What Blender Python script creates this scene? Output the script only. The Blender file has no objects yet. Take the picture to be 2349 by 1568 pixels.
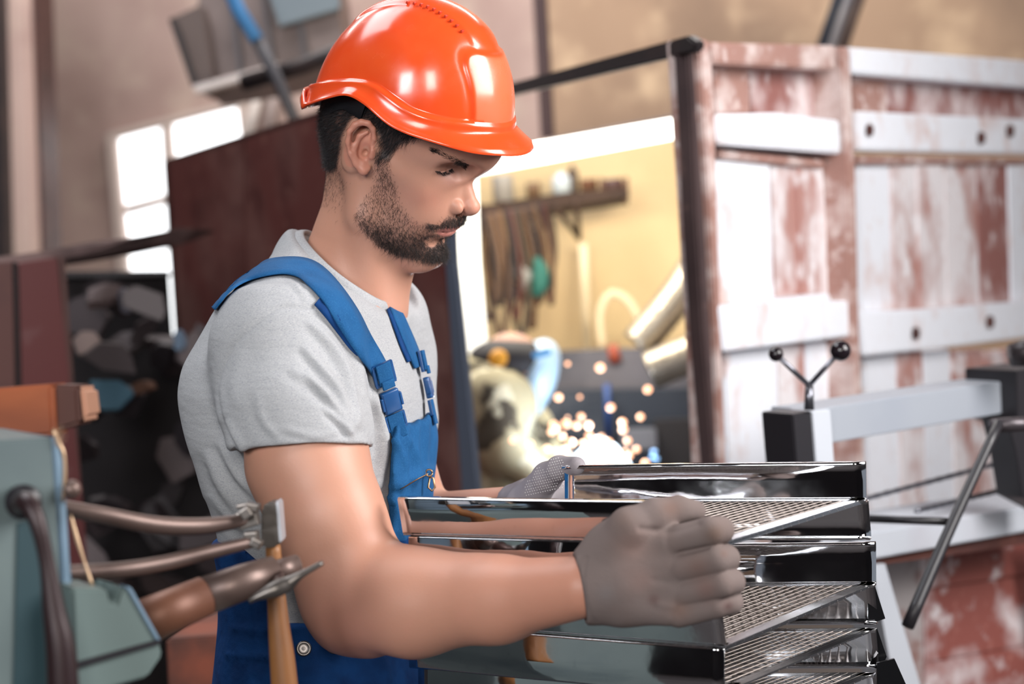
import bpy, bmesh, math, random, os
import numpy as np
import openvdb as vdb
from mathutils import Vector, Matrix
from mathutils.bvhtree import BVHTree
random.seed(7); np.random.seed(7)
SC = bpy.context.scene
COL = SC.collection
# ------------------------------------------------------------------ camera, world, light, exposure
FP = 3589.0                                  # focal length in pixels of the 2349 px wide frame
CAM_H = 1.50
cam_d = bpy.data.cameras.new('camera'); cam = bpy.data.objects.new('camera', cam_d); COL.objects.link(cam)
cam_d.sensor_width = 36.0; cam_d.lens = 36.0 * FP / 2349.0
cam.matrix_world = (Matrix.Translation((0, 0, CAM_H)) @ Matrix.Rotation(math.radians(90 - 6), 4, 'X') @ Matrix.Rotation(math.radians(-4), 4, 'Z'))
cam_d.dof.use_dof = True; cam_d.dof.focus_distance = 1.73; cam_d.dof.aperture_fstop = 3.2
cam_d.clip_start = 0.05; cam_d.clip_end = 200
SC.camera = cam
CM = np.array(cam.matrix_world)
CR, CT = CM[:3, :3], CM[:3, 3]
SC.view_settings.view_transform = 'Standard'; SC.view_settings.look = 'None'
SC.view_settings.gamma = 1.0; SC.view_settings.use_curve_mapping = False
SC.view_settings.exposure = 0.0
world = bpy.data.worlds.new('world'); SC.world = world; world.use_nodes = True
wb = world.node_tree.nodes['Background']; wb.inputs[0].default_value = (0.80, 0.88, 1.0, 1); wb.inputs[1].default_value = 0.38

def area_light(name, loc, target, size, power, color):
    l = bpy.data.lights.new(name, 'AREA'); l.shape = 'RECTANGLE'; l.size, l.size_y = size; l.energy = power; l.color = color
    o = bpy.data.objects.new(name, l); COL.objects.link(o); o.location = loc
    o.rotation_euler = (Vector(target) - Vector(loc)).to_track_quat('-Z', 'Y').to_euler()
    return o
area_light('key_light_from_right', (1.75, 1.35, 2.15), (0.0, 1.85, 1.3), (1.1, 1.3), 82, (1.0, 0.97, 0.95))  # area light set near the man, stands in for daylight from the right
area_light('daylight_from_window_behind', (-1.5, -2.2, 2.7), (0, 2.0, 1.3), (0.9, 1.3), 100, (0.95, 0.97, 1.0))
area_light('daylight_from_second_window_behind', (0.4, -2.6, 2.7), (0, 2.0, 1.3), (0.8, 1.3), 72, (1.0, 0.96, 0.9))
area_light('skylight', (-1.4, 2.6, 4.5), (-0.9, 2.2, 1.2), (2.2, 2.0), 110, (0.92, 0.95, 1.0))
area_light('hall_fill_light', (-0.5, 6.2, 4.5), (-0.6, 7.2, 1.2), (5.0, 2.4), 420, (1.0, 0.95, 0.92))  # added under the ceiling to brighten the back of the hall

# ------------------------------------------------------------------ helpers
def Q(px, py, d):                            # camera frame point that lies at depth d
    return np.array([(px - 1174.5) / FP * d, (784.0 - py) / FP * d, -d])
def W(p):                                    # camera frame -> world
    return np.asarray(p) @ CR.T + CT
def QW(px, py, d): return W(Q(px, py, d))
def ray_z(px, py, z):                        # world point on the horizontal plane z
    r = CR @ np.array([(px - 1174.5) / FP, (784.0 - py) / FP, -1.0]); return CT + r * ((z - CT[2]) / r[2])
def to_px(P):                                # world points -> pixels and depth
    c = (np.asarray(P) - CT) @ CR; return 1174.5 + FP * c[..., 0] / -c[..., 2], 784 - FP * c[..., 1] / -c[..., 2], -c[..., 2]

def mesh_obj(name, V, Fc, mat=None, parent=None, smooth=True, **props):
    me = bpy.data.meshes.new(name)
    me.from_pydata([tuple(v) for v in V] if not isinstance(V, np.ndarray) else V.tolist(), [], Fc if isinstance(Fc, list) else Fc.tolist())
    me.update()
    if smooth: me.polygons.foreach_set('use_smooth', np.ones(len(me.polygons), bool))
    if mat is not None: me.materials.append(mat)
    o = bpy.data.objects.new(name, me); COL.objects.link(o)
    if parent is not None: o.parent = parent; o.matrix_parent_inverse = parent.matrix_world.inverted()
    for k, v in props.items(): o[k] = v
    return o
def thing(name, loc, label, category, group=None):
    o = bpy.data.objects.new(name, None); COL.objects.link(o); o.empty_display_size = 0.05
    o.location = loc; o.matrix_world = Matrix.Translation(loc)
    o['label'] = label; o['category'] = category
    if group: o['group'] = group
    return o
def tag(o, label, category, group=None):
    o['label'] = label; o['category'] = category
    if group: o['group'] = group
    return o

def mat(name, color, rough=0.5, metal=0.0, n=None, bump=None, spec=0.5, emit=None, sss=None, attr=None, coord='Object', stretch=(1, 1, 1), coat=0, wave=None, rough_n=None):
    """n = list of (scale, detail, color, lo, hi) noise layers mixed over the base colour; bump = list of (scale, strength, distance)"""
    m = bpy.data.materials.new(name); m.use_nodes = True; nt = m.node_tree; N = nt.nodes; L = nt.links
    b = N['Principled BSDF']; b.inputs['Roughness'].default_value = rough; b.inputs['Metallic'].default_value = metal
    b.inputs['Specular IOR Level'].default_value = spec
    c4 = lambda c: (c[0], c[1], c[2], 1)
    tc = N.new('ShaderNodeTexCoord'); mp = N.new('ShaderNodeMapping'); mp.inputs['Scale'].default_value = stretch
    L.new(tc.outputs[coord], mp.inputs[0]); vec = mp.outputs[0]
    if attr:
        a = N.new('ShaderNodeAttribute'); a.attribute_name = attr; cur = a.outputs['Color']
    else:
        r = N.new('ShaderNodeRGB'); r.outputs[0].default_value = c4(color); cur = r.outputs[0]
    for (s, det, col2, lo, hi) in (n or []):
        t = N.new('ShaderNodeTexNoise'); t.inputs['Scale'].default_value = s; t.inputs['Detail'].default_value = det; L.new(vec, t.inputs[0])
        mr = N.new('ShaderNodeMapRange'); mr.inputs[1].default_value = lo; mr.inputs[2].default_value = hi; L.new(t.outputs[0], mr.inputs[0])
        mx = N.new('ShaderNodeMix'); mx.data_type = 'RGBA'; L.new(mr.outputs[0], mx.inputs[0]); L.new(cur, mx.inputs[6])
        mx.inputs[7].default_value = c4(col2); cur = mx.outputs[2]
    L.new(cur, b.inputs['Base Color'])
    nrm = None
    for (s, st, dist) in (bump or []):
        t = N.new('ShaderNodeTexNoise'); t.inputs['Scale'].default_value = s; t.inputs['Detail'].default_value = 3; L.new(vec, t.inputs[0])
        bp = N.new('ShaderNodeBump'); bp.inputs['Strength'].default_value = st; bp.inputs['Distance'].default_value = dist; L.new(t.outputs[0], bp.inputs['Height'])
        if nrm is not None: L.new(nrm, bp.inputs['Normal'])
        nrm = bp.outputs[0]
    if wave:
        s, st, dist, direction = wave
        t = N.new('ShaderNodeTexWave'); t.inputs['Scale'].default_value = s; t.bands_direction = direction; L.new(vec, t.inputs[0])
        bp = N.new('ShaderNodeBump'); bp.inputs['Strength'].default_value = st; bp.inputs['Distance'].default_value = dist; L.new(t.outputs[1], bp.inputs['Height'])
        if nrm is not None: L.new(nrm, bp.inputs['Normal'])
        nrm = bp.outputs[0]
    if nrm is not None: L.new(nrm, b.inputs['Normal'])
    if rough_n:
        s, lo, hi = rough_n
        t = N.new('ShaderNodeTexNoise'); t.inputs['Scale'].default_value = s; t.inputs['Detail'].default_value = 4; L.new(vec, t.inputs[0])
        mr = N.new('ShaderNodeMapRange'); mr.inputs[1].default_value = .35; mr.inputs[2].default_value = .7; mr.inputs[3].default_value = lo; mr.inputs[4].default_value = hi
        L.new(t.outputs[0], mr.inputs[0]); L.new(mr.outputs[0], b.inputs['Roughness'])
    if emit: b.inputs['Emission Color'].default_value = c4(emit[0]); b.inputs['Emission Strength'].default_value = emit[1]
    if sss: b.inputs['Subsurface Weight'].default_value = sss[0]; b.inputs['Subsurface Radius'].default_value = sss[1]; b.inputs['Subsurface Scale'].default_value = sss[2]
    if coat: b.inputs['Coat Weight'].default_value = coat; b.inputs['Coat Roughness'].default_value = 0.12
    return m
def srgb(r, g, b):
    f = lambda v: ((v / 255 + 0.055) / 1.055) ** 2.4 if v / 255 > 0.04045 else v / 255 / 12.92
    return (f(r), f(g), f(b))

def smin(a, b, k):
    h = np.clip(0.5 + 0.5 * (b - a) / k, 0, 1); return b * (1 - h) + a * h - k * h * (1 - h)
class Field:                                 # a signed distance volume that is sculpted, then meshed
    def __init__(s, lo, hi, h):
        s.lo = np.array(lo, float); s.h = h; s.n = np.ceil((np.array(hi) - s.lo) / h).astype(int) + 1
        s.d = np.full(tuple(s.n), 0.05, np.float32); s.mirror = False
    def sub(s, lo, hi):
        a = np.maximum(((np.array(lo) - s.lo) / s.h).astype(int), 0); b = np.minimum(((np.array(hi) - s.lo) / s.h).astype(int) + 2, s.n)
        if (b <= a).any(): return None
        sl = tuple(slice(a[i], b[i]) for i in range(3))
        g = [(s.lo[i] + s.h * np.arange(a[i], b[i], dtype=np.float32)) for i in range(3)]
        X, Y, Z = g[0][:, None, None], g[1][None, :, None], g[2][None, None, :]
        if s.mirror: Y = np.abs(Y)
        return sl, X, Y, Z
    def op(s, lo, hi, f, k, cut=False):
        if s.mirror: lo = np.array([lo[0], min(lo[1], -hi[1]), lo[2]]); hi = np.array([hi[0], max(hi[1], -lo[1]), hi[2]])
        m = k + 0.012
        r = s.sub(np.array(lo) - m, np.array(hi) + m)
        if r is None: return
        sl, X, Y, Z = r; v = f(X, Y, Z); c = s.d[sl]
        if cut: s.d[sl] = -smin(-c, v, k)
        else: s.d[sl] = smin(c, v, k)
    def rc(s, a, b, ra, rb, k=0.01, cut=False):          # tapered capsule
        a = np.array(a, float); b = np.array(b, float); ba = b - a; L2 = float(ba @ ba) + 1e-12
        def f(X, Y, Z):
            t = np.clip(((X - a[0]) * ba[0] + (Y - a[1]) * ba[1] + (Z - a[2]) * ba[2]) / L2, 0, 1)
            return np.sqrt((X - a[0] - t * ba[0]) ** 2 + (Y - a[1] - t * ba[1]) ** 2 + (Z - a[2] - t * ba[2]) ** 2) - (ra + (rb - ra) * t)
        R = max(ra, rb); s.op(np.minimum(a, b) - R, np.maximum(a, b) + R, f, k, cut)
    def chain(s, pts, k=0.01, cut=False):                # [(p, r), ...]
        for (a, ra), (b, rb) in zip(pts[:-1], pts[1:]): s.rc(a, b, ra, rb, k, cut)
    def el(s, c, r, k=0.01, cut=False, R=None):          # ellipsoid
        c = np.array(c, float); r = np.array(r, float); M = np.eye(3) if R is None else np.array(R)
        def f(X, Y, Z):
            x, y, z = X - c[0], Y - c[1], Z - c[2]
            u = [(M[0, i] * x + M[1, i] * y + M[2, i] * z) for i in range(3)]
            k0 = np.sqrt((u[0] / r[0]) ** 2 + (u[1] / r[1]) ** 2 + (u[2] / r[2]) ** 2)
            k1 = np.sqrt((u[0] / r[0] ** 2) ** 2 + (u[1] / r[1] ** 2) ** 2 + (u[2] / r[2] ** 2) ** 2) + 1e-6
            return k0 * (k0 - 1) / k1
        e = r if R is None else np.full(3, r.max()); s.op(c - e, c + e, f, k, cut)
    def half(s, p, nrm, k=0.002, lo=None, hi=None, within=None):   # remove the side the normal points to
        p = np.array(p, float); nn = np.array(nrm, float); nn /= np.linalg.norm(nn)
        lo = s.lo if lo is None else lo; hi = s.lo + s.h * s.n if hi is None else hi
        r = s.sub(lo, hi); sl, X, Y, Z = r
        v = -((X - p[0]) * nn[0] + (Y - p[1]) * nn[1] + (Z - p[2]) * nn[2])
        if within is not None: v = np.maximum(v, within(X, Y, Z))
        s.d[sl] = -smin(-s.d[sl], v, k)
    def smooth(s, it=1):
        for _ in range(it):
            for ax in range(3):
                d = s.d; sh = np.copy(d)
                a = [slice(None)] * 3; b = [slice(None)] * 3; c = [slice(None)] * 3
                a[ax] = slice(1, -1); b[ax] = slice(None, -2); c[ax] = slice(2, None)
                sh[tuple(a)] = 0.5 * d[tuple(a)] + 0.25 * (d[tuple(b)] + d[tuple(c)]); s.d = sh
    def mesh(s):
        d = np.clip(s.d, -4 * s.h, 4 * s.h).astype(np.float32)
        for ax in range(3):                               # close the volume at its bounds
            a = [slice(None)] * 3; a[ax] = 0; d[tuple(a)] = 4 * s.h; a[ax] = -1; d[tuple(a)] = 4 * s.h
        g = vdb.FloatGrid(4 * s.h); g.copyFromArray(d); g.transform = vdb.createLinearTransform(s.h)
        P, T, Qd = g.convertToPolygons(0.0, 0.0)
        F = [tuple(q) for q in T.tolist()] + [tuple(q) for q in Qd.tolist()]
        return np.asarray(P, float) + s.lo, F
def keep_big(V, F):                                       # drop crumbs
    return V, F
def tri_of(F):
    q = np.array([f for f in F if len(f) == 4]).reshape(-1, 4); t = np.array([f for f in F if len(f) == 3]).reshape(-1, 3)
    return np.concatenate([t, q[:, [0, 1, 2]], q[:, [0, 2, 3]]]).astype(int)
def vnormals(V, F):
    T = tri_of(F); n = np.cross(V[T[:, 1]] - V[T[:, 0]], V[T[:, 2]] - V[T[:, 0]]); N = np.zeros_like(V)
    for i in range(3): np.add.at(N, T[:, i], n)
    return N / (np.linalg.norm(N, axis=1, keepdims=True) + 1e-12)
def set_col(o, C, name='col'):
    a = o.data.attributes.new(name, 'FLOAT_COLOR', 'POINT'); a.data.foreach_set('color', np.concatenate([C, np.ones((len(C), 1))], 1).astype(np.float32).ravel())
def in_poly(x, y, poly):
    r = np.zeros(np.shape(x), bool); n = len(poly)
    for i in range(n):
        x1, y1 = poly[i]; x2, y2 = poly[(i + 1) % n]
        c = ((y1 > y) != (y2 > y)) & (x < (x2 - x1) * (y - y1) / (y2 - y1 + 1e-12) + x1); r ^= c
    return r
def seg_dist(x, y, poly, closed=False):
    d = np.full(np.shape(x), 1e9); t_all = np.zeros(np.shape(x)); side = np.zeros(np.shape(x)); n = len(poly)
    for i in range(n if closed else n - 1):
        x1, y1 = poly[i]; x2, y2 = poly[(i + 1) % n]; dx, dy = x2 - x1, y2 - y1
        t = np.clip(((x - x1) * dx + (y - y1) * dy) / (dx * dx + dy * dy + 1e-12), 0, 1)
        dd = np.hypot(x - x1 - t * dx, y - y1 - t * dy); s = np.sign((x - x1) * dy - (y - y1) * dx)
        m = dd < d; d = np.where(m, dd, d); t_all = np.where(m, (i + t) / (n - 1), t_all); side = np.where(m, s, side)
    return d, t_all, side
def soft_poly(x, y, poly, w):                             # 1 inside, 0 outside, ramp of width w
    d, _, _ = seg_dist(x, y, poly, True); return np.clip(0.5 + np.where(in_poly(x, y, poly), d, -d) / w, 0, 1)
def vnoise(P, s, seed=0):                                 # cheap smooth noise from sines
    r = np.random.RandomState(seed); o = np.zeros(len(P))
    for i in range(7):
        k = r.normal(size=3); k *= s * (0.7 + 0.6 * r.rand()) / np.linalg.norm(k); o += np.sin(P @ k + r.rand() * 6.28)
    return o / 3.0
def curve_pts(pts, n):                                    # Catmull-Rom resample
    P = np.array(pts, float); m = len(P); out = []
    E = np.vstack([2 * P[0] - P[1], P, 2 * P[-1] - P[-2]])
    for t in np.linspace(0, m - 1 - 1e-9, n):
        i = int(t); u = t - i; a, b, c, d = E[i], E[i + 1], E[i + 2], E[i + 3]
        out.append(0.5 * (2 * b + (c - a) * u + (2 * a - 5 * b + 4 * c - d) * u * u + (3 * b - a - 3 * c + d) * u ** 3))
    return np.array(out)
def tube(pts, r, seg=10, caps=True, n=None, flat=None):
    """tube mesh along points; r scalar or list; returns V, F"""
    P = np.array(pts, float)
    R = np.full(len(P), r) if np.isscalar(r) else np.array(r, float)
    if n:
        PR = curve_pts(np.concatenate([P, R[:, None]], 1), n); P, R = PR[:, :3], PR[:, 3]
    T = np.gradient(P, axis=0); T /= np.linalg.norm(T, axis=1, keepdims=True) + 1e-12
    up = np.array([0, 0, 1.0]) if abs(T[0][2]) < 0.9 else np.array([1.0, 0, 0])
    V = []; u = np.cross(T[0], up); u /= np.linalg.norm(u)
    for i in range(len(P)):
        u = u - T[i] * (u @ T[i]); u /= np.linalg.norm(u); w = np.cross(T[i], u)
        for j in range(seg):
            a = 2 * math.pi * j / seg; V.append(P[i] + R[i] * (math.cos(a) * u + math.sin(a) * w))
    F = [(i * seg + j, i * seg + (j + 1) % seg, (i + 1) * seg + (j + 1) % seg, (i + 1) * seg + j) for i in range(len(P) - 1) for j in range(seg)]
    if caps: F += [tuple(reversed(range(seg))), tuple((len(P) - 1) * seg + j for j in range(seg))]
    return np.array(V), F
def merge(parts):
    V, F, o = [], [], 0
    for v, f in parts:
        V.append(np.asarray(v, float)); F += [tuple(i + o for i in q) for q in f]; o += len(v)
    return np.concatenate(V), F
def box(c, sx, sy, sz, R=None, bev=0.0):
    """box centred at c with axes R (columns), optional bevel"""
    bm = bmesh.new(); bmesh.ops.create_cube(bm, size=1)
    for v in bm.verts: v.co = Vector((v.co.x * sx, v.co.y * sy, v.co.z * sz))
    if bev: bmesh.ops.bevel(bm, geom=bm.edges[:], offset=bev, segments=2, affect='EDGES', profile=0.7)
    bm.verts.index_update(); V = np.array([v.co[:] for v in bm.verts]); F = [tuple(v.index for v in f.verts) for f in bm.faces]; bm.free()
    if R is not None: V = V @ np.array(R).T
    return V + np.array(c), F
def frame(z, up=(0, 0, 1)):                               # orthonormal frame whose third axis is z
    z = np.array(z, float); z /= np.linalg.norm(z); x = np.cross(np.array(up, float), z)
    if np.linalg.norm(x) < 1e-4: x = np.cross((1, 0, 0), z)
    x /= np.linalg.norm(x); return np.stack([x, np.cross(z, x), z], 1)
def lathe(prof, c, axis, seg=24):
    """revolve [(radius, height)] about axis through c"""
    M = frame(axis); V = []; m = len(prof)
    for r, h in prof:
        for j in range(seg):
            a = 2 * math.pi * j / seg; V.append(np.array(c) + M @ np.array([r * math.cos(a), r * math.sin(a), h]))
    F = [(i * seg + j, i * seg + (j + 1) % seg, (i + 1) * seg + (j + 1) % seg, (i + 1) * seg + j) for i in range(m - 1) for j in range(seg)]
    F += [tuple(reversed(range(seg))), tuple((m - 1) * seg + j for j in range(seg))]
    return np.array(V), F
def extrude(front, vec, bev=0.0):
    """prism: world polygon pushed along vec"""
    bm = bmesh.new(); fv = [bm.verts.new(tuple(p)) for p in front]; f = bm.faces.new(fv)
    r = bmesh.ops.extrude_face_region(bm, geom=[f]); vs = [g for g in r['geom'] if isinstance(g, bmesh.types.BMVert)]
    for v in vs: v.co += Vector(tuple(vec))
    bmesh.ops.recalc_face_normals(bm, faces=bm.faces[:])
    if bev: bmesh.ops.bevel(bm, geom=bm.edges[:], offset=bev, segments=2, affect='EDGES')
    bm.verts.index_update(); V = np.array([v.co[:] for v in bm.verts]); F = [tuple(v.index for v in f.verts) for f in bm.faces]; bm.free()
    return V, F
class Plane:                                              # a standing plane through two pixel/depth anchors
    def __init__(s, a, b, up=(0, 0, 1)):
        s.p = QW(*a); q = QW(*b); e = q - s.p; s.n = np.cross(e, np.array(up, float)); s.n /= np.linalg.norm(s.n)
        if (CT - s.p) @ s.n < 0: s.n = -s.n
    def at(s, px, py, off=0.0):
        r = CR @ np.array([(px - 1174.5) / FP, (784.0 - py) / FP, -1.0]); return CT + r * (((s.p + s.n * off - CT) @ s.n) / (r @ s.n))
    def slab(s, poly, t, off=0.0, bev=0.0):               # board traced on the plane, thickness t behind its face
        return extrude([s.at(x, y, off) for x, y in poly], -s.n * t, bev)
def strands(roots, dirs, bends, length, r, seg=3):
    """tapered hairs as one mesh: roots Nx3, dirs Nx3, bends Nx3 (added along the way)"""
    n = len(roots); length = np.broadcast_to(np.asarray(length, float), (n,))[:, None]
    side = np.cross(dirs, np.random.normal(size=(n, 3))); side /= np.linalg.norm(side, axis=1, keepdims=True); oth = np.cross(dirs, side)
    V = []; ts = np.linspace(0, 1, seg + 1)
    for i, t in enumerate(ts):
        c = roots + dirs * length * t + bends * length * t * t
        rr = r * (1 - t) ** 0.6
        if i < seg:
            for a in (0, 2.094, 4.189): V.append(c + rr * (np.cos(a) * side + np.sin(a) * oth))
        else: V.append(c)
    nv = 3 * seg + 1; V = np.stack(V, 1).reshape(-1, 3); base = np.arange(n)[:, None] * nv; F = []
    for i in range(seg - 1):
        for j in range(3):
            F.append(base + np.array([[i * 3 + j, i * 3 + (j + 1) % 3, i * 3 + 3 + (j + 1) % 3, i * 3 + 3 + j]]))
    Q4 = np.concatenate(F).tolist(); T3 = []
    for j in range(3): T3.append(base + np.array([[(seg - 1) * 3 + j, (seg - 1) * 3 + (j + 1) % 3, 3 * seg]]))
    return V, [tuple(q) for q in Q4] + [tuple(q) for q in np.concatenate(T3).tolist()]
def sample_surface(V, F, wfun, n):
    """n random points on the mesh, density weighted by wfun(face centre points)"""
    T = tri_of(F); A = np.linalg.norm(np.cross(V[T[:, 1]] - V[T[:, 0]], V[T[:, 2]] - V[T[:, 0]]), axis=1)
    c = (V[T[:, 0]] + V[T[:, 1]] + V[T[:, 2]]) / 3; w = A * wfun(c); w = w / w.sum()
    i = np.random.choice(len(T), n, p=w); u = np.random.rand(n, 2); m = u.sum(1) > 1; u[m] = 1 - u[m]
    t = T[i]; P = V[t[:, 0]] + (V[t[:, 1]] - V[t[:, 0]]) * u[:, :1] + (V[t[:, 2]] - V[t[:, 0]]) * u[:, 1:]
    N = np.cross(V[t[:, 1]] - V[t[:, 0]], V[t[:, 2]] - V[t[:, 0]]); N /= np.linalg.norm(N, axis=1, keepdims=True)
    return P, N

# ================================================================== THE HALL
def worn(name, under, over, cover, scale=6, rough=0.7, stretch=(1, 1, 1), fine=None):
    """paint worn through to what lies under it; cover 0..1 = how much paint is left"""
    lo = .62 - .34 * cover
    m = mat(name, under, rough, n=[(scale, 5, over, lo - .04, lo + .12), (scale * 3.1, 6, over, lo + .05, lo + .20), (scale * 9, 4, fine or under, .58, .85)], bump=[(scale * 3, .25, .004)], stretch=stretch)
    return m
wall_m = mat('hall_plaster', srgb(178, 154, 146), 0.9, n=[(0.9, 5, srgb(140, 114, 108), .45, .75), (4, 6, srgb(186, 166, 154), .5, .8)], bump=[(12, .15, .01)])
wallr_m = mat('hall_plaster_ochre', srgb(160, 134, 112), 0.9, n=[(0.8, 5, srgb(100, 82, 72), .48, .72), (4, 6, srgb(206, 180, 150), .5, .8)], bump=[(12, .15, .01)])
cream_m = mat('lamplit_wall_cream', srgb(244, 216, 168), 0.85, n=[(2, 4, srgb(226, 190, 142), .45, .8)])  # cream carries the lamp's yellow light on a beige wall
floor_m = mat('concrete_floor', srgb(64, 58, 58), 0.75, n=[(2, 6, srgb(44, 38, 40), .45, .7)], bump=[(30, .2, .004)])
dark_m = mat('dark_ceiling', srgb(70, 64, 66), 0.9, n=[(2, 4, srgb(50, 46, 48), .4, .7)])
redrust_m = mat('rusty_red_sheet', srgb(92, 46, 42), 0.55, 0.0, n=[(2.2, 5, srgb(112, 80, 74), .48, .72), (7, 5, srgb(70, 30, 28), .5, .75), (30, 4, srgb(124, 84, 74), .6, .85)], bump=[(8, .15, .01)])
blacksteel_m = mat('black_painted_steel', srgb(38, 32, 34), 0.45, 0.2, n=[(6, 4, srgb(62, 48, 46), .5, .8)])
brownsteel_m = mat('brown_primed_steel', srgb(74, 46, 42), 0.55, n=[(7, 4, srgb(48, 28, 26), .5, .75), (20, 4, srgb(120, 88, 80), .6, .85)])
blk_m = mat('black_machine_paint', srgb(34, 32, 36), .4)
greysteel_m = mat('grey_sheet_steel', srgb(120, 106, 102), 0.45, 0.5, n=[(3, 4, srgb(92, 80, 78), .4, .7)])
def flat_struct(name, quad, m, t=0.1, off=None):
    q = [np.array(p, float) for p in quad]; n_ = np.cross(q[1] - q[0], q[2] - q[0]); n_ /= np.linalg.norm(n_)
    if off is None: off = (-1 if n_ @ (CT + np.array([0, 2.0, 0]) - q[0]) > 0 else 1)
    V, F = extrude(q, n_ * t * off); return mesh_obj(name, V, F, m, smooth=False, kind='structure')
flat_struct('floor', [(-7, -3.5, 0), (5.2, -3.5, 0), (5.2, 10.5, 0), (-7, 10.5, 0)], floor_m, .1)
WB = Plane((0, 700, 9.0), (2349, 700, 7.2))
def wall_x(x): 
    # y of the back wall plane at x
    return WB.p[1] - (x - WB.p[0]) * WB.n[0] / WB.n[1]
CE = 4.6
# back wall, left plaster with the window opening and right ochre part
xm = WB.at(1250, 300)[0]
flat_struct('wall_back', [(-7, wall_x(-7), 0), (xm, wall_x(xm), 0), (xm, wall_x(xm), CE), (-7, wall_x(-7), CE)], wall_m, .15)
flat_struct('wall_rear', [(xm, wall_x(xm), 0), (5.2, wall_x(5.2), 0), (5.2, wall_x(5.2), CE), (xm, wall_x(xm), CE)], wallr_m, .15)
dim_m = mat('dim_wall', srgb(44, 40, 44), .9)
flat_struct('wall_left', [(-4.6, -3.5, 0), (-4.6, 10.5, 0), (-4.6, 10.5, CE), (-4.6, -3.5, CE)], dim_m, .15)
flat_struct('wall_right', [(5.2, 3.4, 0), (5.2, 10.5, 0), (5.2, 10.5, CE), (5.2, 3.4, CE)], wall_m, .15)
flat_struct('wall_front', [(-4.6, -3.5, 0), (5.2, -3.5, 0), (5.2, -3.5, CE), (-4.6, -3.5, CE)], dim_m, .15)
flat_struct('ceiling', [(-4.6, -3.5, CE), (5.2, -3.5, CE), (5.2, 10.5, CE), (-4.6, 10.5, CE)], dark_m, .15)
# pillar and dark corner on the far left
PL = Plane((0, 500, 7.2), (90, 500, 7.2))
V, F = PL.slab([(-160, -400), (52, -400), (88, 640), (-140, 640)], .3, 0, .02); mesh_obj('pillar', V, F, wall_m, smooth=False, kind='structure')
V, F = PL.slab([(54, -400), (66, -400), (102, 640), (90, 640)], .3, -.05, .01); mesh_obj('trim_1', V, F, brownsteel_m, smooth=False, kind='structure')
V, F = PL.slab([(-160, -400), (-12, -400), (14, 640), (-140, 640)], .3, .12, .01); mesh_obj('trim_2', V, F, blacksteel_m, smooth=False, kind='structure')
# window on the back wall
win = thing('window_1', WB.at(330, 760), 'tall white framed window glowing with daylight on the left of the back wall', 'window'); win['kind'] = 'structure'
del win['category']
glow_m = mat('daylight_pane', (1, 1, 1), .5, emit=((0.93, 0.97, 1.0), 2.6)); wframe_m = mat('window_frame_paint', srgb(196, 180, 172), .6)
for pl in ([(268, 312), (366, 286), (376, 446), (284, 470)], [(390, 280), (540, 240), (552, 310), (560, 350), (396, 372)], [(290, 492), (382, 466), (390, 520), (400, 560), (300, 560)], [(296, 572), (402, 560), (424, 770), (312, 770)]):
    V, F = WB.slab(pl, .02, .03); mesh_obj('pane', V, F, glow_m, win, smooth=False)
for pl in ([(240, 306), (560, 224), (562, 240), (242, 324)], [(240, 306), (264, 304), (308, 800), (282, 800)], [(366, 286), (390, 280), (398, 380), (404, 560), (382, 560)], [(284, 470), (376, 446), (382, 466), (290, 492)], [(540, 236), (562, 230), (580, 420), (562, 420)],
           [(286, 560), (404, 556), (404, 572), (290, 574)]):
    V, F = WB.slab(pl, .06, .07, .01); mesh_obj('frame_bar', V, F, wframe_m, win, smooth=False)

def plate(name, pl, d, t, m, parent=None, bev=0.004, **p):
    if isinstance(d, Plane): V, F = d.slab(pl, t, 0, bev)
    else: V, F = extrude([QW(x, y, d) for x, y in pl], CR @ np.array([0, 0, -t]), bev)
    return mesh_obj(name, V, F, m, parent, smooth=False, **p)
def rod(name, pts, r, m, parent=None, n=None, seg=10, **p):
    """pts (px, py, depth); r in px"""
    P_ = [QW(*q) for q in pts]; R_2 = [((r if np.isscalar(r) else r[i]) * q[2] / FP) for i, q in enumerate(pts)]
    V, F = tube(P_, R_2, seg, n=n); return mesh_obj(name, V, F, m, parent, **p)
def base_of(px, py, d, z=None):
    p = QW(px, py, d); return (p[0], p[1], p[2] if z is None else z)

# ventilation box with its duct under the roof
vb = thing('ventilation_box', base_of(600, 100, 5.6), 'grey metal ventilation box hung under the roof at the top left', 'duct')
plate('housing', [(455, -60), (760, -120), (790, 120), (640, 165), (452, 196)], 5.6, .5, greysteel_m, vb)
plate('side_panel', [(392, 42), (462, 10), (490, 180), (452, 198), (436, 190)], 5.5, .3, mat('duct_brown', srgb(88, 74, 70), .6), vb)
plate('edge_strip', [(386, 42), (400, 38), (452, 196), (440, 200)], 5.45, .04, blacksteel_m, vb)
plate('lower_flange', [(440, 196), (640, 142), (645, 158), (450, 214)], 5.4, .05, mat('pale_flange', srgb(200, 190, 188), .4), vb)
for k in range(3):
    plate('panel_seam', [(520 + 75 * k, -40), (530 + 75 * k, -40), (556 + 75 * k, 172 - 20 * k), (546 + 75 * k, 174 - 20 * k)], 5.55, .03, mat('seam_grey', srgb(84, 80, 84), .5) if k == 0 else bpy.data.materials['seam_grey'], vb)
for hx in (520, 720): rod('hanger', [(hx - 20, -700, 5.7), (hx, -60, 5.7)], 4, blacksteel_m, vb)
plate('window_slab', [(600, -60), (770, -110), (780, 20), (640, 60)], 5.52, .03, mat('bluish_sheet', srgb(108, 120, 128), .4), vb)
rod('blue_pipe', [(420, -300, 5.0), (505, -80, 5.0), (545, 20, 5.0), (590, 92, 5.0)], 17, mat('blue_pipe_paint', srgb(54, 116, 168), .5), None)
tag(bpy.data.objects['blue_pipe'], 'bright blue pipe running down across the ventilation box', 'pipe')
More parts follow.
